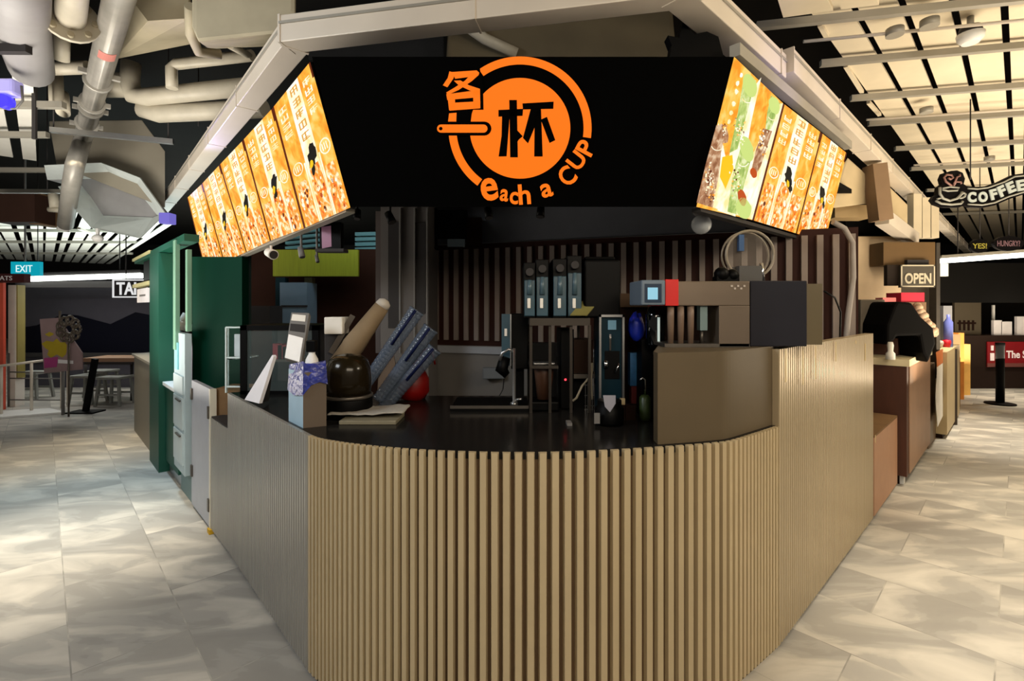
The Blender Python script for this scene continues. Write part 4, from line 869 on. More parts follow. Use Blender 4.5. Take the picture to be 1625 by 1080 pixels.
# payment terminal on a pole
c = W(468, 0, 2.5); t = thing('payment_terminal', 'white payment terminal with printed receipt tilted on a stand', 'payment terminal', (c.x, 2.5, T))
pl = Plane(W(452, 572, 2.42), W(478, 576, 2.42), W(458, 497, 2.56))
MB().flat([(451, 568), (478, 576), (491, 496), (462, 495)], pl, 0, .035).build('body', M_grey, t, bevel=.004)
MB().flat([(452, 567), (475, 574), (481, 536), (458, 530)], pl, .003, .003).build('receipt', mat('bright_paper', (240, 240, 240), .6), t)
MB().flat([(460, 524), (483, 527), (484, 515), (461, 513)], pl, .003, .003).build('screen', M_greyd, t)
MB().flat([(462, 508), (484, 510), (485, 500), (464, 498)], pl, .003, .003).build('printer_cover', M_whitem, t)
MB().tube([W(474, 560, 2.54), Vector((W(474, 0, 2.56).x, 2.56, T+.006))], .018, 10).lathe((W(474, 0, 2.56).x, 2.56, T), [(0, 0), (.05, 0), (.05, .01), (0, .012)], 16, axis=(0, 0, 1)).build('stand', M_black, t)
# sanitizer bottle
c = W(495, 0, 2.35); t = thing('pump_bottle', 'white bottle with black cap beside the payment terminal', 'bottle', (c.x, 2.35, T))
MB().lathe((c.x, 2.35, T), [(0, 0), (.033, 0), (.033, .24), (.028, .285), (.015, .31), (.015, .32)], 18, axis=(0, 0, 1)).build('bottle_body', M_white, t)
MB().box(c.x-.022, c.x+.022, 2.33, 2.37, T+.32, T+.375).build('cap', M_black, t, bevel=.004)
# carton with blue wrap
cz = T; c = G(480, 676, T); t = thing('cup_carton', 'white and brown carton wrapped in blue plastic at the left corner of the worktop', 'carton', (W(485, 0, 2.24).x, 2.26, T))
A1 = Vector((W(481, 0, 2.16).x, 2.16, 0)); A0 = Vector((W(458, 0, 2.30).x, 2.30, 0)); A2 = Vector((W(518, 0, 2.20).x, 2.20, 0)); A3 = A0+(A2-A1)
zt_ = HZ-(590-CY)/F*2.18
m = MB(); m.add([A0+Vector((0, 0, T)), A1+Vector((0, 0, T)), A2+Vector((0, 0, T)), A3+Vector((0, 0, T)), A0+Vector((0, 0, zt_)), A1+Vector((0, 0, zt_)), A2+Vector((0, 0, zt_)), A3+Vector((0, 0, zt_))], [(3, 2, 1, 0), (4, 5, 6, 7), (1, 2, 6, 5), (2, 3, 7, 6), (3, 0, 4, 7)]); m.add([A0+Vector((0, 0, T)), A1+Vector((0, 0, T)), A1+Vector((0, 0, zt_)), A0+Vector((0, 0, zt_))], [(0, 1, 2, 3)], 1)
m.build('carton_body', [mat('brown_grey_card', (92, 80, 68), .7), mat('pale_blue_card', (150, 178, 196), .6)], t)
m = MB(); cen = (A0+A1+A2+A3)/4; Pn = []
ring_ = [A0, (A0+A1)/2, A1, (A1*2+A2)/3, (A1+A2*2)/3, A2, A3]; low = []; up_ = []
for k, p in enumerate(ring_):
    o_ = (p-cen).normalized()*.008; low.append(p+o_+Vector((0, 0, zt_-(.10 if k < 3 else .045)-.012*(k % 2)))); up_.append(p*.96+cen*.04+Vector((0, 0, zt_+.02+.015*((k*7) % 3))))
nn = len(ring_); m.add(low+up_, [(i, (i+1) % nn, nn+(i+1) % nn, nn+i) for i in range(nn)]+[list(range(nn, 2*nn))]); m.build('blue_wrap', mat('blue_wrap', (40, 50, 128), .3, 0, .5, 40, .6, 30), t)
# dome warmer
c = Vector((W(553, 0, 2.42).x, 2.42, T)); t = thing('dome_warmer', 'black round warmer with smoked domed lid', 'food warmer', c)
MB().lathe(c, [(0, 0), (.112, 0), (.116, .01), (.116, .085), (.114, .09)], 36, axis=(0, 0, 1)).build('base', M_black, t)
MB().lathe(c, [(.114, .091), (.118, .093), (.118, .105), (.112, .107)], 36, axis=(0, 0, 1)).build('rim', M_steeld, t)
MB().lathe(c, [(.108, .108), (.110, .17), (.106, .23), (.092, .275), (.06, .298), (.02, .305), (0, .305)], 36, axis=(0, 0, 1)).build('domed_lid', mat('smoked_lid', (34, 29, 20), .22, coat=.2), t)
# tray with cloth
c = G(590, 672, T)
t = MB(); t.box(W(540, 0, 2.24).x, W(630, 0, 2.24).x, 2.22, 2.40, T, T+.018); tag(t.build('tray', mat('dull_tray', (120, 114, 96), .4), bevel=.003), 'small pale rectangular tray on the worktop in front of the dome warmer', 'tray')
m = MB(); N_ = 12; xs = [W(527, 0, 2.35).x+i*(.36/N_) for i in range(N_+1)]
vs_ = []; random.seed(3)
for i, x in enumerate(xs):
    for j in range(6):
        y = 2.27+j*.04; z = T+.022+.012*abs(math.sin(i*1.3+j*.9))+(.0 if i < 9 else .008); vs_.append((x+random.uniform(-.006, .006), y, z))
fs_ = [(i*6+j, i*6+j+1, (i+1)*6+j+1, (i+1)*6+j) for i in range(N_) for j in range(5)]
m.add(vs_, fs_, smooth=True); o = m.build('folded_cloth', mat('grey_cloth', (150, 146, 138), .9, 0, .1, 20, .4, 60)); sm = o.modifiers.new('thick', 'SOLIDIFY'); sm.thickness = .01; ss = o.modifiers.new('sub', 'SUBSURF'); ss.levels = ss.render_levels = 1
tag(o, 'crumpled grey cleaning cloth draped over the pale tray', 'cloth')
# grey gadget
t = MB(); c = W(530, 0, 2.75); t.box(c.x-.055, c.x+.05, 2.75, 2.85, T, T+.44, mi=1); t.px(514, 543, 503, 530, 2.70, .12, mi=0); tag(t.build('label_printer', [M_whitem, M_greyd], bevel=.006), 'white topped label printer on a dark stand behind the dome warmer', 'printer')
# leaning cup stacks
rk = thing('cup_rack', 'dark slanted rack carrying the leaning cup stacks', 'rack', (W(610, 0, 2.6).x, 2.62, T))
m = MB(); m.beam(W(525, 560, 2.72), W(560, 500, 2.76), .015, .03); m.beam(W(596, 655, 2.66), W(668, 545, 2.72), .012, .05); m.beam(W(565, 640, 2.70), W(640, 510, 2.78), .012, .04); m.box(W(535, 0, 2.7).x, W(625, 0, 2.7).x, 2.66, 2.82, T, T+.03)
m.beam(W(605, 620, 2.76), Vector((W(612, 0, 2.76).x, 2.76, T)), .02, .02); m.build('rack_frame', mat('rack_grey', (70, 62, 54), .5), rk)
MB().flat([(600, 600), (625, 562), (628, 585), (598, 640)], facing(2.74), 0, .01).build('side_plate', mat('rack_tan', (104, 88, 74), .6), rk)
def cupstack(p0, p1, r0, r1, label, m, n_=22, cat='cup stack', grp='nested cup stacks leaning on the rack', name='cup_stack'):
    a, b = Vector(p0), Vector(p1); t = thing(name, label, cat, a, grp); d = b-a
    L, R = [], []
    for k in range(n_):
        f = k/n_; L += [a+d*f, a+d*(f+.35/n_), a+d*(f+.4/n_)]; rr = r0+(r1-r0)*f; R += [rr*.93, rr*.95, rr]
    L.append(b); R.append(r1); MB().tube(L, R, 20).build('nested_cups', m, t)
    return t, a, b
t, a, b = cupstack(W(530, 590, 2.70), W(606, 486, 2.74), .062, .042, 'paper-wrapped cup stack, uppermost on the slanted rack', mat('tan_paper', (126, 108, 84), .8, 0, .1, 12), 1, grp=None, name='wrapped_cup_stack')
MB().tube([b, b+(b-a).normalized()*.03, b+(b-a).normalized()*.045], [.042, .036, .014], 14).build('twisted_end', mat('pale_paper', (176, 168, 156), .8), t)
M_cup = mat('clear_cups', (92, 104, 122), .15, 0, alpha=.6, coat=.4); M_lid = mat('dark_blue_lid', (22, 28, 58), .3)
for i, (u, v, x, y, lab) in enumerate(((578, 618, 662, 492, 'clear plastic cup stack next to the paper-wrapped stack'), (600, 640, 684, 520, 'clear plastic cup stack in the middle of the slanted rack'), (596, 668, 690, 552, 'clear plastic cup stack lowest on the slanted rack, above the red bag'))):
    t, a, b = cupstack(W(u, v-6, 2.63), W(x, y, 2.66), .034, .045, lab, M_cup)
    MB().tube([a*.45+b*.55+Vector((.0, -.046, .0)), b+Vector((.0, -.046, 0))], .008, 8).build('lid_strip', M_lid, t)
# red bag
m = MB(); c = Vector((W(655, 0, 2.85).x, 2.85, T)); m.tube([c+Vector((-.01, 0, .0)), c+Vector((0, 0, .06)), c+Vector((.01, 0, .13)), c+Vector((.02, 0, .19)), c+Vector((.03, 0, .23))], [.075, .10, .085, .045, .02], 14)
o = m.build('red_bag', mat('dim_red_bag', (120, 16, 12), .45)); tag(o, 'soft red plastic bag on the worktop beside the leaning cups', 'bag')
for v in o.data.vertices: v.co += Vector((random.uniform(-.008, .008), random.uniform(-.008, .008), random.uniform(0, .006)))
MB().tube([c+Vector((.03, 0, .2)), c+Vector((.06, 0, .28)), c+Vector((.11, 0, .30)), c+Vector((.13, 0, .2))], .006, 8).build('handle', mat('dim_red_bag', (120, 16, 12), .45), o)

# ================================================================ MIDDLE OF THE KIOSK
YB = 2.72
t = MB(); t.box(W(718, 0, 2.6).x, W(838, 0, 2.6).x, 2.5, 2.82, T, T+.015); t.box(W(718, 0, 2.6).x, W(838, 0, 2.6).x, 2.5, 2.51, T+.015, T+.03, mi=1); tag(t.build('drain_tray', [M_black, M_steeld]), 'black drain tray on the worktop below the tap', 'tray')
# tall stand
t = thing('machine_stand', 'dim steel stand carrying the black tea dispensers', 'stand', (W(888, 0, 2.55).x, 2.55, T))
m = MB(); xa, xb = W(840, 0, 2.5).x, W(934, 0, 2.5).x; zt2 = HZ-(508-CY)/F*2.5
zsh = HZ-(580-CY)/F*2.5
M_std = mat('dim_stand_steel', (62, 57, 52), .4, .6); m.box(xa, xb, 2.45, 2.85, zt2-.025, zt2+.012); m.build('top_shelf', M_std, t)
for x in (840, 870, 903, 932):
    X = W(x, 0, 2.5).x; MB().box(X, X+.014, 2.47, 2.485, T, zt2-.025).build('upright', M_std, t)
MB().box(xa, W(885, 0, 2.5).x, 2.46, 2.80, zsh-.01, zsh+.005).build('middle_shelf', M_std, t)
for X in (xa, xb-.014): MB().box(X, X+.014, 2.82, 2.84, T, zt2-.025).build('upright', M_std, t)
# four dispensers
for k, (x0_, x1_, y0_, y1_, lab) in enumerate(((831, 850, 416, 496, 'leftmost black tea dispenser with blue-grey front on the stand'), (850, 871, 411, 496, 'second tea dispenser from the left on the stand'), (877, 900, 410, 497, 'third tea dispenser from the left on the stand'), (900, 924, 405, 497, 'rightmost of the four upright tea dispensers on the stand'))):
    Yd = 2.47+.01*k; zb2 = zt2+.012
    a = W(x0_, y0_, Yd); b = W(x1_, y1_, Yd); t = thing('tea_dispenser', lab, 'dispenser', ((a.x+b.x)/2, Yd+.15, zb2), 'blue-grey fronted tea dispensers on the stand')
    MB().box(a.x+.001, b.x-.001, Yd+.012, Yd+.36, zb2, a.z).build('body', M_black, t, bevel=.004)
    MB().box(a.x+.004, b.x-.004, Yd, Yd+.011, zb2+.01, a.z-.09).build('front_plate', M_blueg, t, bevel=.003)
    xm = (a.x+b.x)/2
    MB().tube([(xm, Yd-.004, zb2+.12), (xm, Yd-.004, a.z-.09)], [.014, .010], 10).build('sight_tube', mat('dim_tube', (70, 90, 100), .3), t)
    MB().box(xm-.012, xm+.004, Yd-.012, Yd-.001, zb2+.05, zb2+.10).build('lever', M_whitem, t, bevel=.002)
    MB().tube([(xm, Yd+.02, a.z-.05), (xm, Yd-.02, a.z-.05)], .020, 12).build('knob', M_greyd, t)
t = MB(); a = W(926, 412, 2.52); b = W(985, 475, 2.52); t.box(a.x+.004, b.x, 2.52, 2.86, zt2+.012, a.z); t.box(a.x+.01, b.x-.02, 2.55, 2.8, a.z, a.z+.02); tag(t.build('black_hopper', M_black, bevel=.01), 'big plain black hopper to the right of the four tea dispensers', 'hopper')
# single dispenser at left
c = (W(822, 0, 2.75).x, 2.8, T); t = thing('tea_dispenser', 'single black tea dispenser with a blue-grey front left of the stand', 'dispenser', c)
a = W(796, 498, 2.68); b = W(838, 580, 2.68); MB().box(a.x, a.x+.05, 2.68, 2.70, b.z, a.z).build('front_plate', M_blueg, t); MB().box(a.x+.052, b.x, 2.69, 2.95, b.z-.02, a.z).build('body', M_black, t, bevel=.004); MB().box(a.x+.047, a.x+.053, 2.672, 2.69, b.z, a.z).build('edge_strip', M_steel, t)
MB().box(a.x+.08, b.x-.02, 2.75, 2.9, T, b.z-.02).build('foot', M_black, t); MB().tube([(a.x+.02, 2.66, b.z+.05), (a.x+.0, 2.66, b.z-.02), (a.x+.03, 2.66, b.z-.05)], [.03, .035, .02], 12).build('spout', M_black, t); MB().box(a.x+.016, a.x+.03, 2.668, 2.679, a.z-.12, a.z-.08).build('lever', M_whitem, t)
# tap
c = (W(816, 0, 2.6).x, 2.6); t = thing('tap', 'slim steel water tap rising from the drain tray', 'tap', (*c, T+.015))
MB().lathe((*c, T+.015), [(0, 0), (.022, 0), (.02, .012), (.009, .018), (.009, .30)], 14, axis=(0, 0, 1)).build('riser', M_steel, t)
MB().tube([(c[0], 2.6, T+.30), (c[0]-.03, 2.6, T+.31), (c[0]-.065, 2.6, T+.29), (c[0]-.075, 2.6, T+.25)], .008, 10).build('spout', M_steel, t); MB().tube([(c[0], 2.6, T+.04), (c[0]+.04, 2.58, T+.05)], .007, 8).build('handle', M_steel, t)
# wall outlet
p = W(783, 592, 4.40); t = MB().px(766, 800, 584, 601, 4.38, .08); tag(t.build('socket_box', mat('dim_grey_box', (104, 108, 112), .5), bevel=.006), 'grey socket box fixed to the lower back wall', 'socket')
tag(MB().tube([W(800, 600, 4.3), W(798, 618, 4.2), W(790, 632, 3.6), W(788, 652, 3.1)], .004, 6).build('loose_cable', M_black), 'thin black cord hanging from the wall socket box', 'cord')
# shaker / cup in the stand
c = (W(864, 0, 2.52).x, 2.56, T); t = thing('shaker_machine', 'black shaking machine with a dim brown cup inside the stand', 'machine', c)
MB().box(c[0]-.075, c[0]+.02+.055, 2.50, 2.70, T, T+.05).build('base', M_black, t, bevel=.008); MB().box(c[0]-.075, c[0]+.075, 2.65, 2.72, T+.05, T+.34).build('back', M_black, t)
MB().lathe((c[0], 2.56, T+.055), [(0, 0), (.036, 0), (.052, .16), (.05, .165)], 22, axis=(0, 0, 1)).build('cup', mat('brown_cup', (74, 52, 40), .4), t); MB().box(c[0]-.055, c[0]+.055, 2.53, 2.6, T+.222, T+.245).build('clamp', M_steel, t, bevel=.003)
t = MB(); X = W(890, 0, 2.55).x; t.box(X, X+.07, 2.56, 2.8, T, T+.42); tag(t.build('control_unit', M_black, bevel=.005), 'tall black control unit with a red indicator beside the shaking machine', 'machine')
MB().sphere((X+.025, 2.558, T+.155), .006, 10).build('indicator', mat('red_led', (255, 60, 70), .3, emit=3), C.objects['control_unit'])
# milk dispenser hoses
t = thing('hose_machine', 'dim brown machine with pale hoses right of the stand uprights', 'machine', (W(915, 0, 2.62).x, 2.65, T))
X = W(906, 0, 2.62).x; MB().box(X, X+.12, 2.62, 2.8, T+.18, T+.36).build('tank', mat('deep_brown_tank', (44, 30, 22), .4), t); MB().box(X-.0, X+.14, 2.60, 2.8, T+.155, T+.178).build('shelf', M_steeld, t); MB().box(X+.01, X+.12, 2.68, 2.8, T, T+.155).build('pedestal', M_black, t)
MB().tube([(X+.10, 2.57, T+.24), (X+.095, 2.57, T+.17), (X+.05, 2.56, T+.12), (X+.02, 2.55, T+.06), (X+.0, 2.55, T+.045)], .006, 8).build('hose', mat('pale_hose', (150, 140, 120), .5), t)
MB().tube([(X+.11, 2.58, T+.24), (X+.10, 2.57, T+.15), (X+.105, 2.56, T+.05)], .005, 8).build('hose', mat('pale_hose', (150, 140, 120), .5), t)
m = MB()
for k in range(7): m.beam((X+.075+k*.012, 2.60, T+.0), (X+.075+k*.012, 2.60, T+.13), .003, .003)
for k in range(3): m.beam((X+.07, 2.60, T+.01+k*.055), (X+.152, 2.60, T+.01+k*.055), .003, .003)
tag(m.build('wire_basket', M_steel), 'small wire basket standing under the pale hoses', 'basket')
# olive sheet + carton
t = MB(); t.flat([(905, 499), (925, 476), (953, 474), (932, 499)], Plane(W(905, 499, 2.44), W(932, 499, 2.44), W(940, 474, 2.60)), 0, .006); tag(t.build('olive_sheet', mat('olive_paper', (128, 122, 70), .7)), 'olive yellow sheet lying against the carton beside the dispensers', 'paper')
t = MB(); t.box(W(946, 0, 2.68).x, W(1062, 0, 2.68).x, 2.68, 2.88, T+.535, T+.61); t.box(W(950, 0, 2.7).x, W(1060, 0, 2.7).x, 2.70, 2.86, T+.0, T+.535, mi=1); tag(t.build('carton_on_shelf', [mat('dim_carton', (62, 44, 26), .8), M_brownd]), 'dim brown carton on a dark shelf behind the coffee grinder', 'carton')
# grinder / dispenser with pale frame
t = thing('powder_dispenser', 'tall powder dispenser with pale steel frame and blue-lit panel', 'machine', (W(975, 0, 2.4).x, 2.45, T))
a = W(951, 499, 2.40); b = W(991, 632, 2.40); m = MB()
m.box(a.x, a.x+.010, 2.40, 2.415, T, a.z); m.box(b.x-.010, b.x, 2.40, 2.415, T, a.z); m.box(a.x, b.x, 2.40, 2.415, a.z-.012, a.z); m.build('frame', M_steel, t)
MB().box(a.x+.011, b.x-.011, 2.42, 2.60, T+.0, a.z-.01).build('body', mat('deep_teal', (22, 44, 54), .4), t); MB().px(965, 978, 508, 523, 2.41, .012).build('panel', mat('dim_panel', (90, 130, 150), .4, emit=.12), t); MB().px(967, 970, 530, 556, 2.41, .008).build('handle', M_chrome, t)
MB().tube([W(962, 572, 2.40), W(962, 583, 2.40)], .012, 10).build('spout', M_chrome, t); MB().tube([W(977, 590, 2.39), W(983, 576, 2.39)], .004, 8).build('lever', M_chrome, t)
MB().box(a.x+.03, b.x-.02, 2.415, 2.419, T+.18, a.z-.18).build('dark_window', M_black, t)
# blue bag
m = MB(); c = W(1010, 520, 2.46); m.sphere(c, .055, 14, sc=(.75, .6, 1.25)); o = m.build('blue_bag', M_blue); tag(o, 'crinkled dark blue bag tucked between the machines', 'bag')
random.seed(5)
for v in o.data.vertices: v.co *= 1+random.uniform(-.14, .14)
# chrome kettle
c = (W(1043, 0, 2.33).x, 2.36); t = thing('steel_flask', 'black and chrome flask with bright highlight left of the sealing machine', 'flask', (*c, T))
zk = lambda y: HZ-(y-CY)/F*2.36
MB().lathe((c[0], 2.36, 0), [(0, zk(556)), (.03, zk(554)), (.044, zk(545)), (.046, zk(500)), (.034, zk(487)), (0, zk(484))], 26, axis=(0, 0, 1)).build('flask_body', mat('gloss_black', (10, 14, 16), .08, coat=1), t)
MB().tube([(c[0], 2.36, zk(484)), (c[0], 2.36, zk(475))], .014, 12).build('stopper', M_chrome, t); MB().lathe((c[0], 2.36, 0), [(0, zk(566)), (.013, zk(566)), (.013, zk(556)), (0, zk(556))], 12, axis=(0, 0, 1)).build('outlet', M_chrome, t)
MB().box(c[0]-.055, c[0]+.03, 2.40, 2.50, T, zk(540)).build('pillar', M_black, t); MB().box(c[0]-.004, c[0]+.006, 2.308, 2.314, zk(543), zk(503)).build('highlight_strip', mat('pale_highlight_strip', (215, 235, 232), .2, emit=.3), t)  # pale glowing strip stands in for the reflected highlight on the flask
# blue packet, green bottle, jar
t = MB(); t.px(1000, 1028, 560, 612, 2.50, .05); t.px(1002, 1026, 612, 640, 2.51, .05, mi=1); a = W(1000, 0, 2.5); t.box(a.x, W(1028, 0, 2.5).x, 2.50, 2.56, T, W(0, 640, 2.51).z, mi=2); tag(t.build('blue_packet', [mat('packet_blue', (30, 84, 130), .5, noise=.3, nscale=30), mat('dim_red', (90, 24, 24), .5), M_brownd]), 'bright blue and red packet standing by the grey-brown cabinet', 'packet')
c = (W(1027, 0, 2.32).x-.01, 2.32); t = thing('green_bottle', 'green bottle with silver pump next to the grey-brown cabinet', 'bottle', (*c, T))
MB().lathe((*c, T), [(0, 0), (.026, 0), (.027, .02), (.027, .105), (.016, .118)], 18, axis=(0, 0, 1)).build('bottle_body', mat('dim_green', (52, 66, 34), .4), t); MB().tube([(*c, T+.118), (*c, T+.19), (c[0]-.012, c[1], T+.20), (c[0]-.025, c[1], T+.185)], .005, 8).build('pump', M_chrome, t)
c = (W(967, 0, 2.24).x, 2.24); t = thing('black_jar', 'black round jar with a white shield label on the worktop', 'jar', (*c, T))
MB().lathe((*c, T), [(0, 0), (.062, 0), (.066, .015), (.066, .075), (.055, .085), (.055, .11), (0, .115)], 28, axis=(0, 0, 1)).build('jar_body', M_black, t)
MB().flat([(957, 627), (977, 627), (977, 640), (968, 654), (960, 645)], facing(2.168), 0, .004).build('shield_label', mat('lilac_label', (150, 150, 162), .5), t); MB().px(943, 952, 655, 672, 2.175, .004).build('side_label', M_grey, t)
t = MB(); t.px(985, 992, 632, 642, 2.3, .02); t.box(W(992, 0, 2.32).x, W(1008, 0, 2.32).x, 2.31, 2.36, T, T+.07, mi=1); t.box(W(985, 0, 2.3).x, W(992, 0, 2.3).x, 2.30, 2.32, T, W(0, 642, 2.3).z, mi=1); tag(t.build('card_box', [M_tan, M_brownd]), 'tiny box with a tan patch between the jar and the green bottle', 'box')
tag(MB().box(W(900, 0, 2.2).x, W(908, 0, 2.2).x, 2.2, 2.26, T, T+.012).build('cloth_scrap', M_grey), 'small grey scrap lying on the worktop in front of the machines', 'scrap')

# ================================================================ SEALING MACHINE ON THE RAISED CABINET
ZC = 1.373
t = thing('cup_sealing_machine', 'steel cup sealing machine with red band and lit square screen', 'machine', (W(1110, 0, 2.2).x, 2.3, ZC))
Ym = 2.16
a = W(1062, 446, Ym); b = W(1190, 485, Ym); MB().box(a.x, b.x, Ym, Ym+.28, b.z, a.z).build('head', mat('dull_bronze_steel', (108, 96, 84), .4, .5), t, bevel=.004)
a2 = W(1018, 444, Ym-.02); b2 = W(1056, 484, Ym-.02); MB().box(a2.x, b2.x, Ym-.02, Ym+.2, b2.z, a2.z).build('display_housing', mat('slate_housing', (96, 110, 124), .4), t, bevel=.006)
pl = facing(Ym-.02); MB().flat([(1023, 450), (1050, 450), (1050, 480), (1023, 480)], pl, .002, .003).build('screen_bezel', mat('navy_bezel', (20, 44, 66), .3), t); MB().flat([(1028, 456), (1044, 456), (1044, 475), (1028, 475)], pl, .004, .002).build('screen', M_screen, t)
a3 = W(1056, 443, Ym-.01); b3 = W(1077, 485, Ym-.01); MB().box(a3.x, b3.x, Ym-.01, Ym+.27, b3.z, a3.z).build('red_band', M_red, t, bevel=.002)
a4 = W(1141, 485, Ym); b4 = W(1190, 560, Ym); MB().box(a4.x, b4.x, Ym, Ym+.30, ZC, b.z).build('column', mat('dull_bronze_steel', (108, 96, 84), .4, .5), t, bevel=.003)
MB().box(a.x-.02, b4.x, Ym, Ym+.30, ZC, ZC+.015).build('base_plate', M_steeld, t)
MB().box(a.x, a4.x, Ym+.22, Ym+.28, ZC+.015, b.z).build('back_wall', M_brownd, t)
for x in (1061, 1077, 1093): 
    X = W(x, 0, Ym).x; MB().lathe((X+.016, Ym+.022, ZC+.015), [(0, 0), (.012, 0), (.015, .12), (.015, b.z-ZC-.016)], 14, axis=(0, 0, 1)).build('guide_rod', mat('warm_steel', (112, 93, 79), .5, .0), t)
X = W(1119, 0, Ym).x; MB().box(X-.014, X+.018, Ym+.02, Ym+.06, b.z-.11, b.z).build('sealing_punch', mat('pale_teal_grey', (104, 122, 122), .4), t); MB().tube([(X, Ym+.04, ZC+.015), (X, Ym+.04, b.z-.11)], .008, 10).build('punch_rod', M_steeld, t)
m = MB()
for k in range(5): m.px(1160+k*5, 1163+k*5, 452+(k % 2)*4, 455+(k % 2)*4, Ym-.003, .004)
m.build('control_marks', mat('pale_marks', (170, 160, 150), .5), t)
t = MB(); a = W(1191, 447, 2.2); b = W(1281, 550, 2.2)
mm = MB(); mm.box(a.x, b.x, 2.2, 2.46, ZC, a.z+.005); o = mm.build('black_box', mat('matt_charcoal', (40, 40, 46), .6), bevel=.004); tag(o, 'plain charcoal box standing right of the cup sealing machine', 'box')
mm = MB(); mm.box(b.x+.003, W(1305, 0, 2.3).x, 2.3, 2.5, ZC, W(0, 450, 2.3).z); tag(mm.build('steel_case', mat('olive_steel', (90, 80, 60), .5)), 'dim olive case behind the charcoal box', 'case')
tag(MB().tube([W(1308, 462, 2.45), W(1325, 472, 2.6), W(1334, 495, 2.7), W(1333, 534, 2.75)], .005, 8).build('loose_cable', M_black), 'black cable arching behind the olive case', 'cable')
# round film reel ring on top
c = W(1190, 404, 2.36); t = thing('film_reel', 'round clear film reel standing on top of the sealing machine', 'film reel', (c.x, 2.36, a.z))
L = [c+Vector((.115*math.cos(k*math.pi/16), 0, .115*math.sin(k*math.pi/16))) for k in range(33)]
MB().tube(L, .007, 8, cap=False).build('rim', mat('pale_brown_acrylic', (130, 120, 104), .3), t); L = [p+Vector((0, .05, 0)) for p in L]; MB().tube(L, .005, 8, cap=False).build('rear_rim', mat('pale_brown_acrylic', (130, 120, 104), .3), t)
MB().tube([c+Vector((0, .02, 0)), c+Vector((0, .026, 0))], .112, 32).build('film_disc', mat('film_haze', (150, 140, 130), .3, alpha=.16), t)
MB().px(1173, 1181, 372, 398, 2.35, .02).build('blue_clip', mat('dim_blue', (50, 80, 120), .4), t); MB().box(c.x-.06, c.x+.05, 2.34, 2.42, a.z+.006, c.z-.055).build('stand', mat('grey_smoke', (84, 82, 80), .3), t); MB().tube([(c.x+.065, 2.36, a.z+.006), (c.x+.055, 2.36, c.z-.04)], .009, 10).build('post', M_chrome, t)
mm = MB(); p = W(1145, 435, 2.3); mm.sphere(p, .035, 14); mm.sphere(p+Vector((.05, 0, -.005)), .03, 12); mm.box(p.x-.03, p.x+.07, p.y-.02, p.y+.03, a.z-.002, p.z-.01); tag(mm.build('tape_rolls', M_black), 'two small black rolls on the sealing machine beside the film reel', 'rolls')
# white conduit at the right end of the back wall
t = MB().tube([W(1322, 352, 3.42), W(1340, 362, 3.44), W(1353, 385, 3.46), W(1354, 440, 3.46), W(1346, 500, 3.46), W(1342, 545, 3.46), Vector((W(1342, 0, 3.46).x, 3.46, 0))], .018, 10); tag(t.build('corrugated_conduit', mat('pale_grey_conduit', (150, 142, 136), .5)), 'pale flexible conduit dropping at the right end of the ribbed wall', 'conduit')

# ================================================================ RIGHT SIDE, BEYOND THE KIOSK
def RR(px_): x, y = pt_on(px_, RC, DR); return Vector((x, y, 0))
nRt = Vector((DR.y, -DR.x, 0))
def wallR(mb, pa_, pb__, z0, z1, th, mi=0, off=0):
    a = RR(pa_)+nRt*off; b = RR(pb__)+nRt*off; c = a-nRt*th; d = b-nRt*th
    return mb.hexa([a+Vector((0, 0, z0)), b+Vector((0, 0, z0)), d+Vector((0, 0, z0)), c+Vector((0, 0, z0)), a+Vector((0, 0, z1)), b+Vector((0, 0, z1)), d+Vector((0, 0, z1)), c+Vector((0, 0, z1))], mi)
t = thing('low_cabinet', 'low pinkish-brown cabinet right behind the kiosk end', 'cabinet', RR(1405)); wallR(MB(), 1387.5, 1424, .03, .60, .2).build('body', mat('pink_brown_panel', (176, 134, 106), .5), t); wallR(MB(), 1388, 1424, 0, .03, .15, off=-.02).build('plinth', M_brownd, t); wallR(MB(), 1387.5, 1424, .60, .615, .21, off=.0).build('top', M_card, t)
t = thing('brown_counter', 'dark brown service counter with cream worktop beyond the kiosk', 'counter', RR(1450))
wallR(MB(), 1425, 1463, .09, 1.04, .36, off=.06).build('body', [M_brown], t)
m = MB(); wallR(m, 1428, 1463, .10, 1.03, .008, off=.069); m.build('front_panel', M_brownl, t)
wallR(MB(), 1424.5, 1464, 1.04, 1.10, .40, off=.08).build('worktop', mat('cream_top', (214, 200, 164), .4), t); wallR(MB(), 1427, 1462, 0, .09, .28, off=.0).build('plinth', M_brownd, t)
m = MB(); wallR(m, 1427.5, 1429.5, .0, .085, .1, off=.03); tag(m.build('white_wedge', M_white), 'small white wedge at the foot of the brown counter', 'wedge')
m = MB(); wallR(m, 1424.8, 1450, 1.101, 1.50, .06, off=-.45); m.build('x', M_greyd).name = 'trim_3'; C.objects['trim_3']['kind'] = 'structure'
m = MB(); wallR(m, 1436, 1456, 1.101, 1.26, .22, off=-.05); tag(m.build('brown_case', M_brown), 'brown case half under the black cover on the cream worktop', 'case')
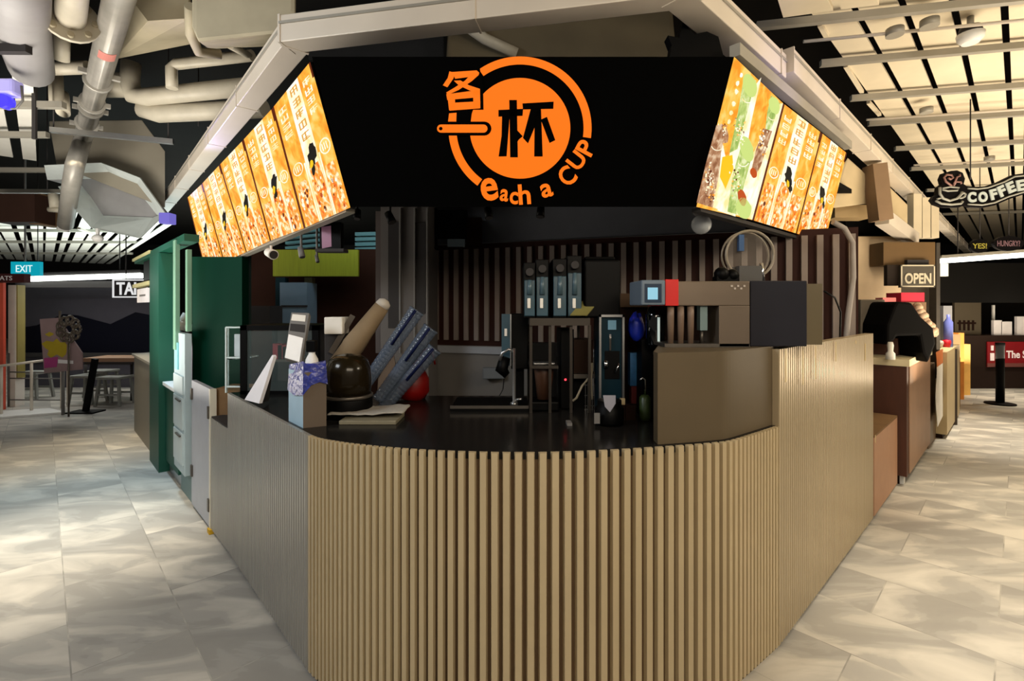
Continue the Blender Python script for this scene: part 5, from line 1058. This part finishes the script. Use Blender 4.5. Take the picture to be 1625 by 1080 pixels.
# black cloth cover
ac = RR(1440); pl = facing(4.55)
mb = MB(); out = [(1407, 548), (1408, 515), (1420, 484), (1424, 478), (1448, 480), (1462, 502), (1482, 520), (1486, 545), (1474, 576), (1465, 560), (1460, 532), (1424, 533), (1420, 540)]
mb.flat(out, facing(4.3), 0, .35); o = mb.build('black_cover', mat('black_cloth', (14, 13, 13), .9), bevel=.02); tag(o, 'black cloth draped over a machine on the brown counter', 'cover')
t = thing('sauce_bottle', 'small white spout bottle on the cream worktop under the black cloth', 'bottle', W(1413, 568, 4.25))
p = W(1413, 0, 4.2); MB().lathe((p.x, 4.2, 1.10), [(0, 0), (.035, 0), (.035, .05), (.02, .07), (.024, .12), (.018, .15)], 14, axis=(0, 0, 1)).build('bottle_body', M_whitem, t)
# long banner / towel
m = MB(); n_ = 14; L1, L2 = [], []
for k in range(n_+1):
    f = k/n_; z = 1.06-.78*f; pxa = 1466+1.5*math.sin(f*7)+f*1.5; pxb = 1477+1.2*math.sin(f*6+1)+f*2.5
    a = RR(pxa)+nRt*.10; b = RR(pxb)+nRt*.10; L1.append(Vector((a.x, a.y, z-(.05 if k == n_ else 0)))); L2.append(Vector((b.x, b.y, z)))
V = []; 
for a, b in zip(L1, L2): V += [a, b]
m.add(V, [(2*k, 2*k+1, 2*k+3, 2*k+2) for k in range(n_)]); 
for k in range(3): m.m[k] = 1
o = m.build('hanging_banner', [M_whitem, mat('orange_print', (196, 112, 60), .6)]); sm = o.modifiers.new('s', 'SOLIDIFY'); sm.thickness = .004; tag(o, 'crumpled white strip banner with orange top hanging beside the brown counter', 'banner')
t = thing('beige_cabinet', 'tall beige cabinet behind the hanging banner', 'cabinet', RR(1492)); wallR(MB(), 1478, 1502, .05, 1.02, .3, off=.14).build('body', M_tan, t); wallR(MB(), 1478, 1501, 0, .05, .25, off=.10).build('plinth', M_brownd, t); wallR(MB(), 1466, 1478, .0, .90, .25, off=.04).build('side_unit', mat('grey_brown_side', (112, 92, 72), .5), t)
# clutter on it
random.seed(11)
for k, (x, y, r, c, lab) in enumerate(((1480, 565, 7, (150, 120, 96), 'round brown pot of clutter on the beige cabinet'), (1490, 575, 6, (176, 170, 160), 'pale pot on the beige cabinet beside the brown pot'), (1502, 548, 6, (190, 24, 40), 'red pot standing at the end of the beige cabinet'))):
    Y = RR(1488).y+.1*k; p = W(x, 0, Y); r_ = r/F*Y; zz = 1.02; m = MB(); m.lathe((p.x, p.y, zz), [(0, 0), (r_*.7, 0), (r_, r_*1.2), (r_*.9, r_*1.8), (0, r_*2)], 14, axis=(0, 0, 1)); tag(m.build('small_pot', mat('pot_%d' % k, c, .5, noise=.3, nscale=40)), lab, 'pot')
m = MB(); 
for k in range(16): f = k/15; m.sphere(W(1456+f*28+random.uniform(-3, 3), 484+f*46+random.uniform(-5, 5), 4.75+random.uniform(-.05, .08)), random.uniform(4.5, 7.5)/F*4.75, 10)
o = m.build('plush_heap', mat('mottled_fur', (176, 150, 126), .9, noise=.4, nscale=25)); tag(o, 'heap of mottled cream and brown stuff above the black cloth', 'heap')
# pink items behind
t = MB().px(1430, 1467, 464, 479, 5.0, .2); tag(t.build('pink_crate', mat('crimson_pink', (190, 36, 60), .5)), 'bright crimson box under the OPEN sign', 'box')
t = MB(); a = W(1400, 508, 4.9); b = W(1425, 479, 4.98); c = W(1470, 479, 4.98); t.box(a.x, b.x, 4.88, 5.1, 1.101, a.z-.002); t.box(b.x+.002, c.x, 4.98, 5.18, 1.101, W(0, 479, 5.0).z-.002); tag(t.build('stepped_shelf', mat('umber_cabinet', (112, 86, 62), .6)), 'brown stepped shelf behind the black cloth carrying the pink sack and crimson box', 'shelf')
t = MB().px(1401, 1422, 472, 508, 4.9, .1); tag(t.build('pink_sack', mat('rosy_pink', (206, 110, 110), .6)), 'rosy pink sack left of the black cloth', 'sack')
t = MB().px(1366, 1405, 475, 545, 4.6, .12); tag(t.build('grey_panel_box', mat('warm_grey_box', (100, 92, 82), .6), bevel=.01), 'grey upright machine box beside the kiosk end', 'box')
# right pillar and walls
MB().box(W(1362, 0, 5.5).x, W(1430, 0, 5.5).x, 5.5, 5.7, 0, W(0, 375, 5.5).z).build('wall_right', mat('beige_wall', (214, 190, 156), .7), kind='structure')
t = MB().px(1402, 1484, 384, 421, 5.28, .2); tag(t.build('brown_fascia', mat('olive_brown_fascia', (92, 70, 40), .6)), 'plain olive-brown fascia above the OPEN sign', 'fascia')
t = MB().px(1405, 1486, 420, 600, 5.75, .1); t.build('wall_dark', mat('murky_grey', (66, 58, 48), .7), kind='structure')
t = thing('open_sign', 'grey framed neon sign reading OPEN, switched off', 'sign', W(1457, 455, 5.2)); pl = facing(5.2)
MB().px(1430, 1484, 420, 456, 5.2, .04).build('sign_board', mat('dim_sign_board', (70, 66, 58), .5), t); MB().px(1440, 1474, 412, 421, 5.24, .039).build('bracket', M_greyd, t)
m = MB()
for P in ([(1430, 420), (1484, 420), (1484, 422), (1430, 422)], [(1430, 453), (1484, 453), (1484, 455), (1430, 455)], [(1430, 420), (1432, 420), (1432, 455), (1430, 455)], [(1482, 420), (1484, 420), (1484, 455), (1482, 455)]): m.flat(P, pl, .006, .006)
m.text('OPEN', (1457, 441.5, 42, 17), pl, .008, .006, bold=.03); m.build('lettering', mat('pale_neon', (176, 168, 146), .4, emit=.12), t)
t = MB().px(1408, 1428, 420, 453, 5.24, .05); tag(t.build('dark_notice', mat('dark_notice', (44, 38, 34), .5)), 'dark narrow notice left of the OPEN sign', 'notice')
# post and right strip light
t = MB(); t.px(1486, 1492, 385, 560, 5.6, .1); tag(t.build('slim_post', M_steeld), 'slim grey post right of the OPEN sign', 'post')
t = thing('strip_light', 'long warm white strip light across the dark shop front at right', 'light', W(1560, 408, 7.5)); MB().beam(W(1492, 414, 7.4), W(1700, 399, 7.4), .05, .07).build('tube', M_tube, t); MB().beam(W(1490, 408, 7.43), W(1700, 393, 7.43), .1, .05).build('housing', M_beamg, t)
for x in (1520, 1640): p = W(x, 404, 7.43); MB().tube([p, Vector((p.x, p.y, 3.6))], .008, 6).build('hanger', M_greyd, t)
t = MB(); t.px(1492, 1505, 418, 438, 7.35, .05); tag(t.build('lit_card', mat('lit_cream', (250, 238, 200), .5, emit=1.6)), 'small glowing cream card below the left end of the right strip light', 'light')
MB().px(1490, 1800, 417, 480, 8.8, .1).build('wall_shop', mat('black_shop', (12, 11, 10), .8), kind='structure')
MB().px(1490, 1850, 470, 700, 10.5, .1).build('wall_shop_back', mat('very_dark_shop', (20, 17, 15), .8), kind='structure')
t = thing('shop_counter', 'dark shop counter with a red banner across the far right', 'counter', W(1570, 600, 9.3))
MB().px(1518, 1850, 532, 487+HZ/9.3*F, 9.3, .5).build('body', mat('dark_brown_counter', (46, 36, 32), .6), t)
pl = facing(9.28); MB().px(1567, 1850, 542, 582, 9.27, .02).build('red_banner', M_redsign, t)
m = MB(); m.text('The Sa', (1616, 562, 38, 12), facing(9.27), .006, .004, bold=.02); m.px(1573, 1577, 548, 556, 9.26, .01); m.px(1572, 1578, 560, 572, 9.26, .01); m.px(1586, 1591, 557, 573, 9.26, .01); m.build('lettering', mat('banner_white', (220, 205, 200), .5, emit=.35), t)
MB().px(1567, 1850, 576, 582, 9.262, .01).build('banner_foot', mat('banner_grey', (120, 70, 66), .5), t)
for x0_, x1_, y0_, y1_, lab in ((1577, 1590, 508, 530, 'white paper pad standing at the left on the far dark counter'), (1589, 1606, 510, 531, 'white paper stand on the far dark counter, second from left'), (1614, 1640, 502, 527, 'white paper sheet at the right edge on the far dark counter')):
    tag(MB().px(x0_, x1_, y0_, 532, 9.4, .05).build('paper_stand', M_paper), lab, 'paper stand')
tag(MB().px(1576, 1579, 484, 531, 9.6, .03).build('thin_white_rod', M_white), 'thin pale rod standing on the far dark counter', 'rod')
t = MB().px(1515, 1557, 475, 531, 9.5, .05); o = t.build('chair_poster', mat('dim_poster', (74, 66, 52), .7)); tag(o, 'dim tan poster with dark marks on the far dark counter', 'poster')
m = MB(); 
for k in range(4): m.px(1522+k*7, 1525+k*7, 508, 524, 9.49, .008)
m.px(1520, 1549, 511, 514, 9.488, .008); m.build('print', M_brownd, o)
# stanchion
c = G(1587, 641, 0); t = thing('stanchion', 'black stanchion post standing on the right aisle floor', 'stanchion', c)
MB().lathe(c, [(0, 0), (.19, 0), (.19, .02), (.05, .035), (.045, .04)], 28, axis=(0, 0, 1)).build('base', M_black, t); MB().lathe(c, [(.055, .04), (.055, .92), (.06, .93), (.06, .985), (0, .99)], 18, axis=(0, 0, 1)).build('post', M_black, t)
# standing boards in the far right row
for k, (x0_, x1_, y0_, y1_, Y, c, lab) in enumerate(((1501, 1512, 530, 655, 7.1, (34, 36, 38), 'dark slim cabinet at the end of the right stall row'), (1512, 1524, 530, 645, 7.6, (150, 120, 84), 'tan standing board behind the dark slim cabinet'), (1521, 1530, 528, 628, 8.2, (226, 140, 60), 'orange standing display board in the right stall row'), (1530, 1540, 546, 623, 8.6, (230, 180, 96), 'pale yellow standing display board, farthest of the right row'))):
    a = W(x0_, y0_, Y); b = W(x1_, y0_, Y); tag(MB().box(a.x, b.x, Y, Y+.2, 0, a.z).build('display_board' if k else 'slim_cabinet', mat('board_%d' % k, c, .6, noise=.12, nscale=6)), lab, 'display board' if k else 'cabinet')
a = W(1497, 485, 6.7); tag(MB().box(a.x, W(1511, 0, 6.7).x, 6.7, 6.8, 1.0, a.z).build('white_board', mat('cool_board', (168, 170, 178), .5)), 'pale standing board above the beige cabinet row', 'board'); 
a = W(1500, 505, 6.5); tag(MB().lathe((a.x+.04, 6.5, 1.0), [(0, 0), (.05, 0), (.05, .35), (.02, .4), (.02, .45)], 14, axis=(0, 0, 1)).build('blue_bottle', mat('soft_blue', (110, 120, 200), .4)), 'soft blue bottle in front of the pale standing board', 'bottle')
tag(MB().box(W(1486, 0, 6.45).x, W(1516, 0, 6.45).x, 6.42, 6.85, 0, 1.0).build('far_cabinet', mat('far_cab', (60, 52, 46), .6)), 'dark cabinet carrying the blue bottle in the right stall row', 'cabinet')

# ---- hanging signs on the right
t = thing('coffee_sign', 'black neon sign with a steaming cup and the word COFFEE', 'sign', W(1550, 320, 4.8)); pl = facing(4.8); g = lambda x, y: (1430+x/6.749, 260+y/6.749)
out = [(325, 385), (350, 350), (385, 330), (395, 250), (440, 215), (425, 160), (450, 100), (530, 75), (600, 68), (660, 95), (685, 160), (670, 215), (700, 235), (800, 245), (900, 240), (1050, 190), (1200, 115), (1316, 100), (1600, 60), (1600, 250), (1316, 325), (1150, 380), (1000, 445), (880, 468), (740, 462), (690, 440), (620, 465), (450, 462), (360, 430)]
MB().flat([g(*p) for p in out], pl, 0, .04).build('sign_board', mat('sign_black', (18, 16, 18), .5), t)
m = MB()
def line(mb, P, r, mi=0): mb.tube([pl.at(*g(*p), .012) for p in P], r, 6, mi)
line(m, [(415, 250), (415, 320), (450, 370), (520, 395), (600, 370), (640, 330), (655, 300)], .012); line(m, [(440, 262), (530, 245), (620, 258), (600, 285), (500, 290), (440, 275)], .009)
line(m, [(640, 330), (670, 310), (690, 325), (680, 350), (650, 365), (620, 365)], .010); line(m, [(370, 395), (430, 425), (540, 435), (640, 425), (660, 400)], .011); line(m, [(385, 375), (430, 365)], .009)
m.build('cup_outline', mat('dim_neon', (140, 140, 132), .4, emit=.08), t)
m = MB(); line(m, [(540, 235), (480, 190), (460, 145), (490, 115), (540, 120), (555, 150), (530, 165), (505, 150)], .010); line(m, [(560, 235), (590, 190), (640, 195), (645, 215)], .009); line(m, [(565, 215), (600, 140), (630, 130), (625, 110)], .009); m.build('steam_curls', mat('dim_red_neon', (130, 96, 90), .4), t)
m = MB()
for ch, x, y, w_, h, r in (('C', 762, 355, 92, 112, 2), ('O', 880, 352, 98, 112, 4), ('F', 995, 325, 74, 115, 14), ('F', 1085, 288, 76, 118, 24), ('E', 1180, 248, 84, 118, 22), ('E', 1285, 228, 84, 118, 10)):
    m.text(ch, (*g(x, y), w_/6.749, h/6.749), pl, .014, .01, rot=r, bold=.05)
m.build('lettering', mat('frosty_letters', (164, 172, 168), .4, emit=.15), t)
m = MB(); line(m, [(715, 262), (820, 268), (930, 255), (1100, 195), (1220, 135), (1400, 118)], .008); line(m, [(715, 432), (870, 440), (1000, 415), (1150, 350), (1316, 300), (1450, 290)], .008); m.build('border_lines', mat('dim_neon', (140, 140, 132), .4), t)
MB().tube([W(1540, 285, 4.82), Vector((W(1540, 0, 4.82).x, 4.82, 3.60))], .006, 6).build('hanger', M_greyd, t)
for nm, box_, txt, c, lab in (('oval_sign', (1555, 390, 15, 11), 'YES!', (150, 140, 60), 'small oval sign reading YES! above the right strip light'), ('oval_sign', (1601, 386, 24, 12), 'HUNGRY?', (110, 84, 90), 'larger oval sign reading HUNGRY? above the right strip light')):
    x, y, rx, ry = box_; pl = facing(7.0); t = thing(nm, lab, 'sign', W(x, y+ry, 7.0))
    MB().flat([(x+rx*math.cos(k*math.pi/12), y+ry*math.sin(k*math.pi/12)) for k in range(24)], pl, 0, .04).build('sign_board', mat('sign_black', (18, 16, 18), .5), t)
    MB().text(txt, (x, y, rx*1.5, ry*.75), pl, .008, .006, bold=.01).build('lettering', mat('oval_'+txt[:2], c, .5, emit=.2), t)
    MB().ring((x, y), rx*.88, rx*.93, 0, 360, pl, .0, .0, n=1) if False else None
    MB().tube([W(x, y-ry, 7.02), Vector((W(x, 0, 7.02).x, 7.02, 3.60))], .006, 6).build('hanger', M_greyd, t)
# bulkhead and framing under the right beam
hull([W(x, y, Y) for x, y, Y in ((1322, 290, 4.6), (1345, 250, 4.6), (1400, 300, 4.9), (1400, 320, 4.9), (1322, 330, 4.6), (1345, 250, 5.4), (1400, 300, 5.5), (1322, 330, 5.4))], 'bulkhead', 'cream bulkhead beyond the end of the right menu lightboxes', 'bulkhead', mat('cream_bulk', (186, 168, 134), .7), .01)
t = MB(); t.beam(W(1388, 262, 4.7), W(1398, 350, 4.7), .14, .14); tag(t.build('bulkhead_post', mat('dusty_brown', (128, 104, 80), .6)), 'dusty brown square post hanging below the right trunking beam', 'post')
t = MB(); t.beam(W(1400, 345, 5.0), W(1448, 380, 5.6), .12, .14); tag(t.build('bulkhead_beam', M_beam), 'short cream beam slanting below the right trunking', 'beam')
hull([W(x, y, Y) for x, y, Y in ((1405, 290, 5.3), (1440, 325, 5.3), (1440, 375, 5.3), (1408, 345, 5.3), (1405, 290, 5.8), (1440, 325, 5.8), (1440, 375, 5.8))], 'vent_panel', 'cream louvred panel beside the brown hanging post', 'panel', mat('cream_bulk', (186, 168, 134), .7), .005)
for k in range(3):
    p = W(1451+k*14, 378, 6.0+k*.2); t = MB().beam(p, Vector((p.x, p.y, 2.93)), .10, .10); tag(t.build('cream_strut', M_plank), ['nearest', 'middle', 'farthest'][k]+' short upright cream strut below the far end of the right trunking', 'strut', 'upright cream struts at right')
t = MB(); t.px(1342, 1402, 340, 378, 5.6, .3); tag(t.build('dark_recess', M_black), 'black recess box under the right bulkhead', 'box')
t = MB(); t.px(1325, 1385, 325, 345, 4.9, .2); tag(t.build('ledge_beam', mat('dusty_tan', (150, 128, 92), .7)), 'dusty tan ledge below the cream bulkhead', 'ledge')
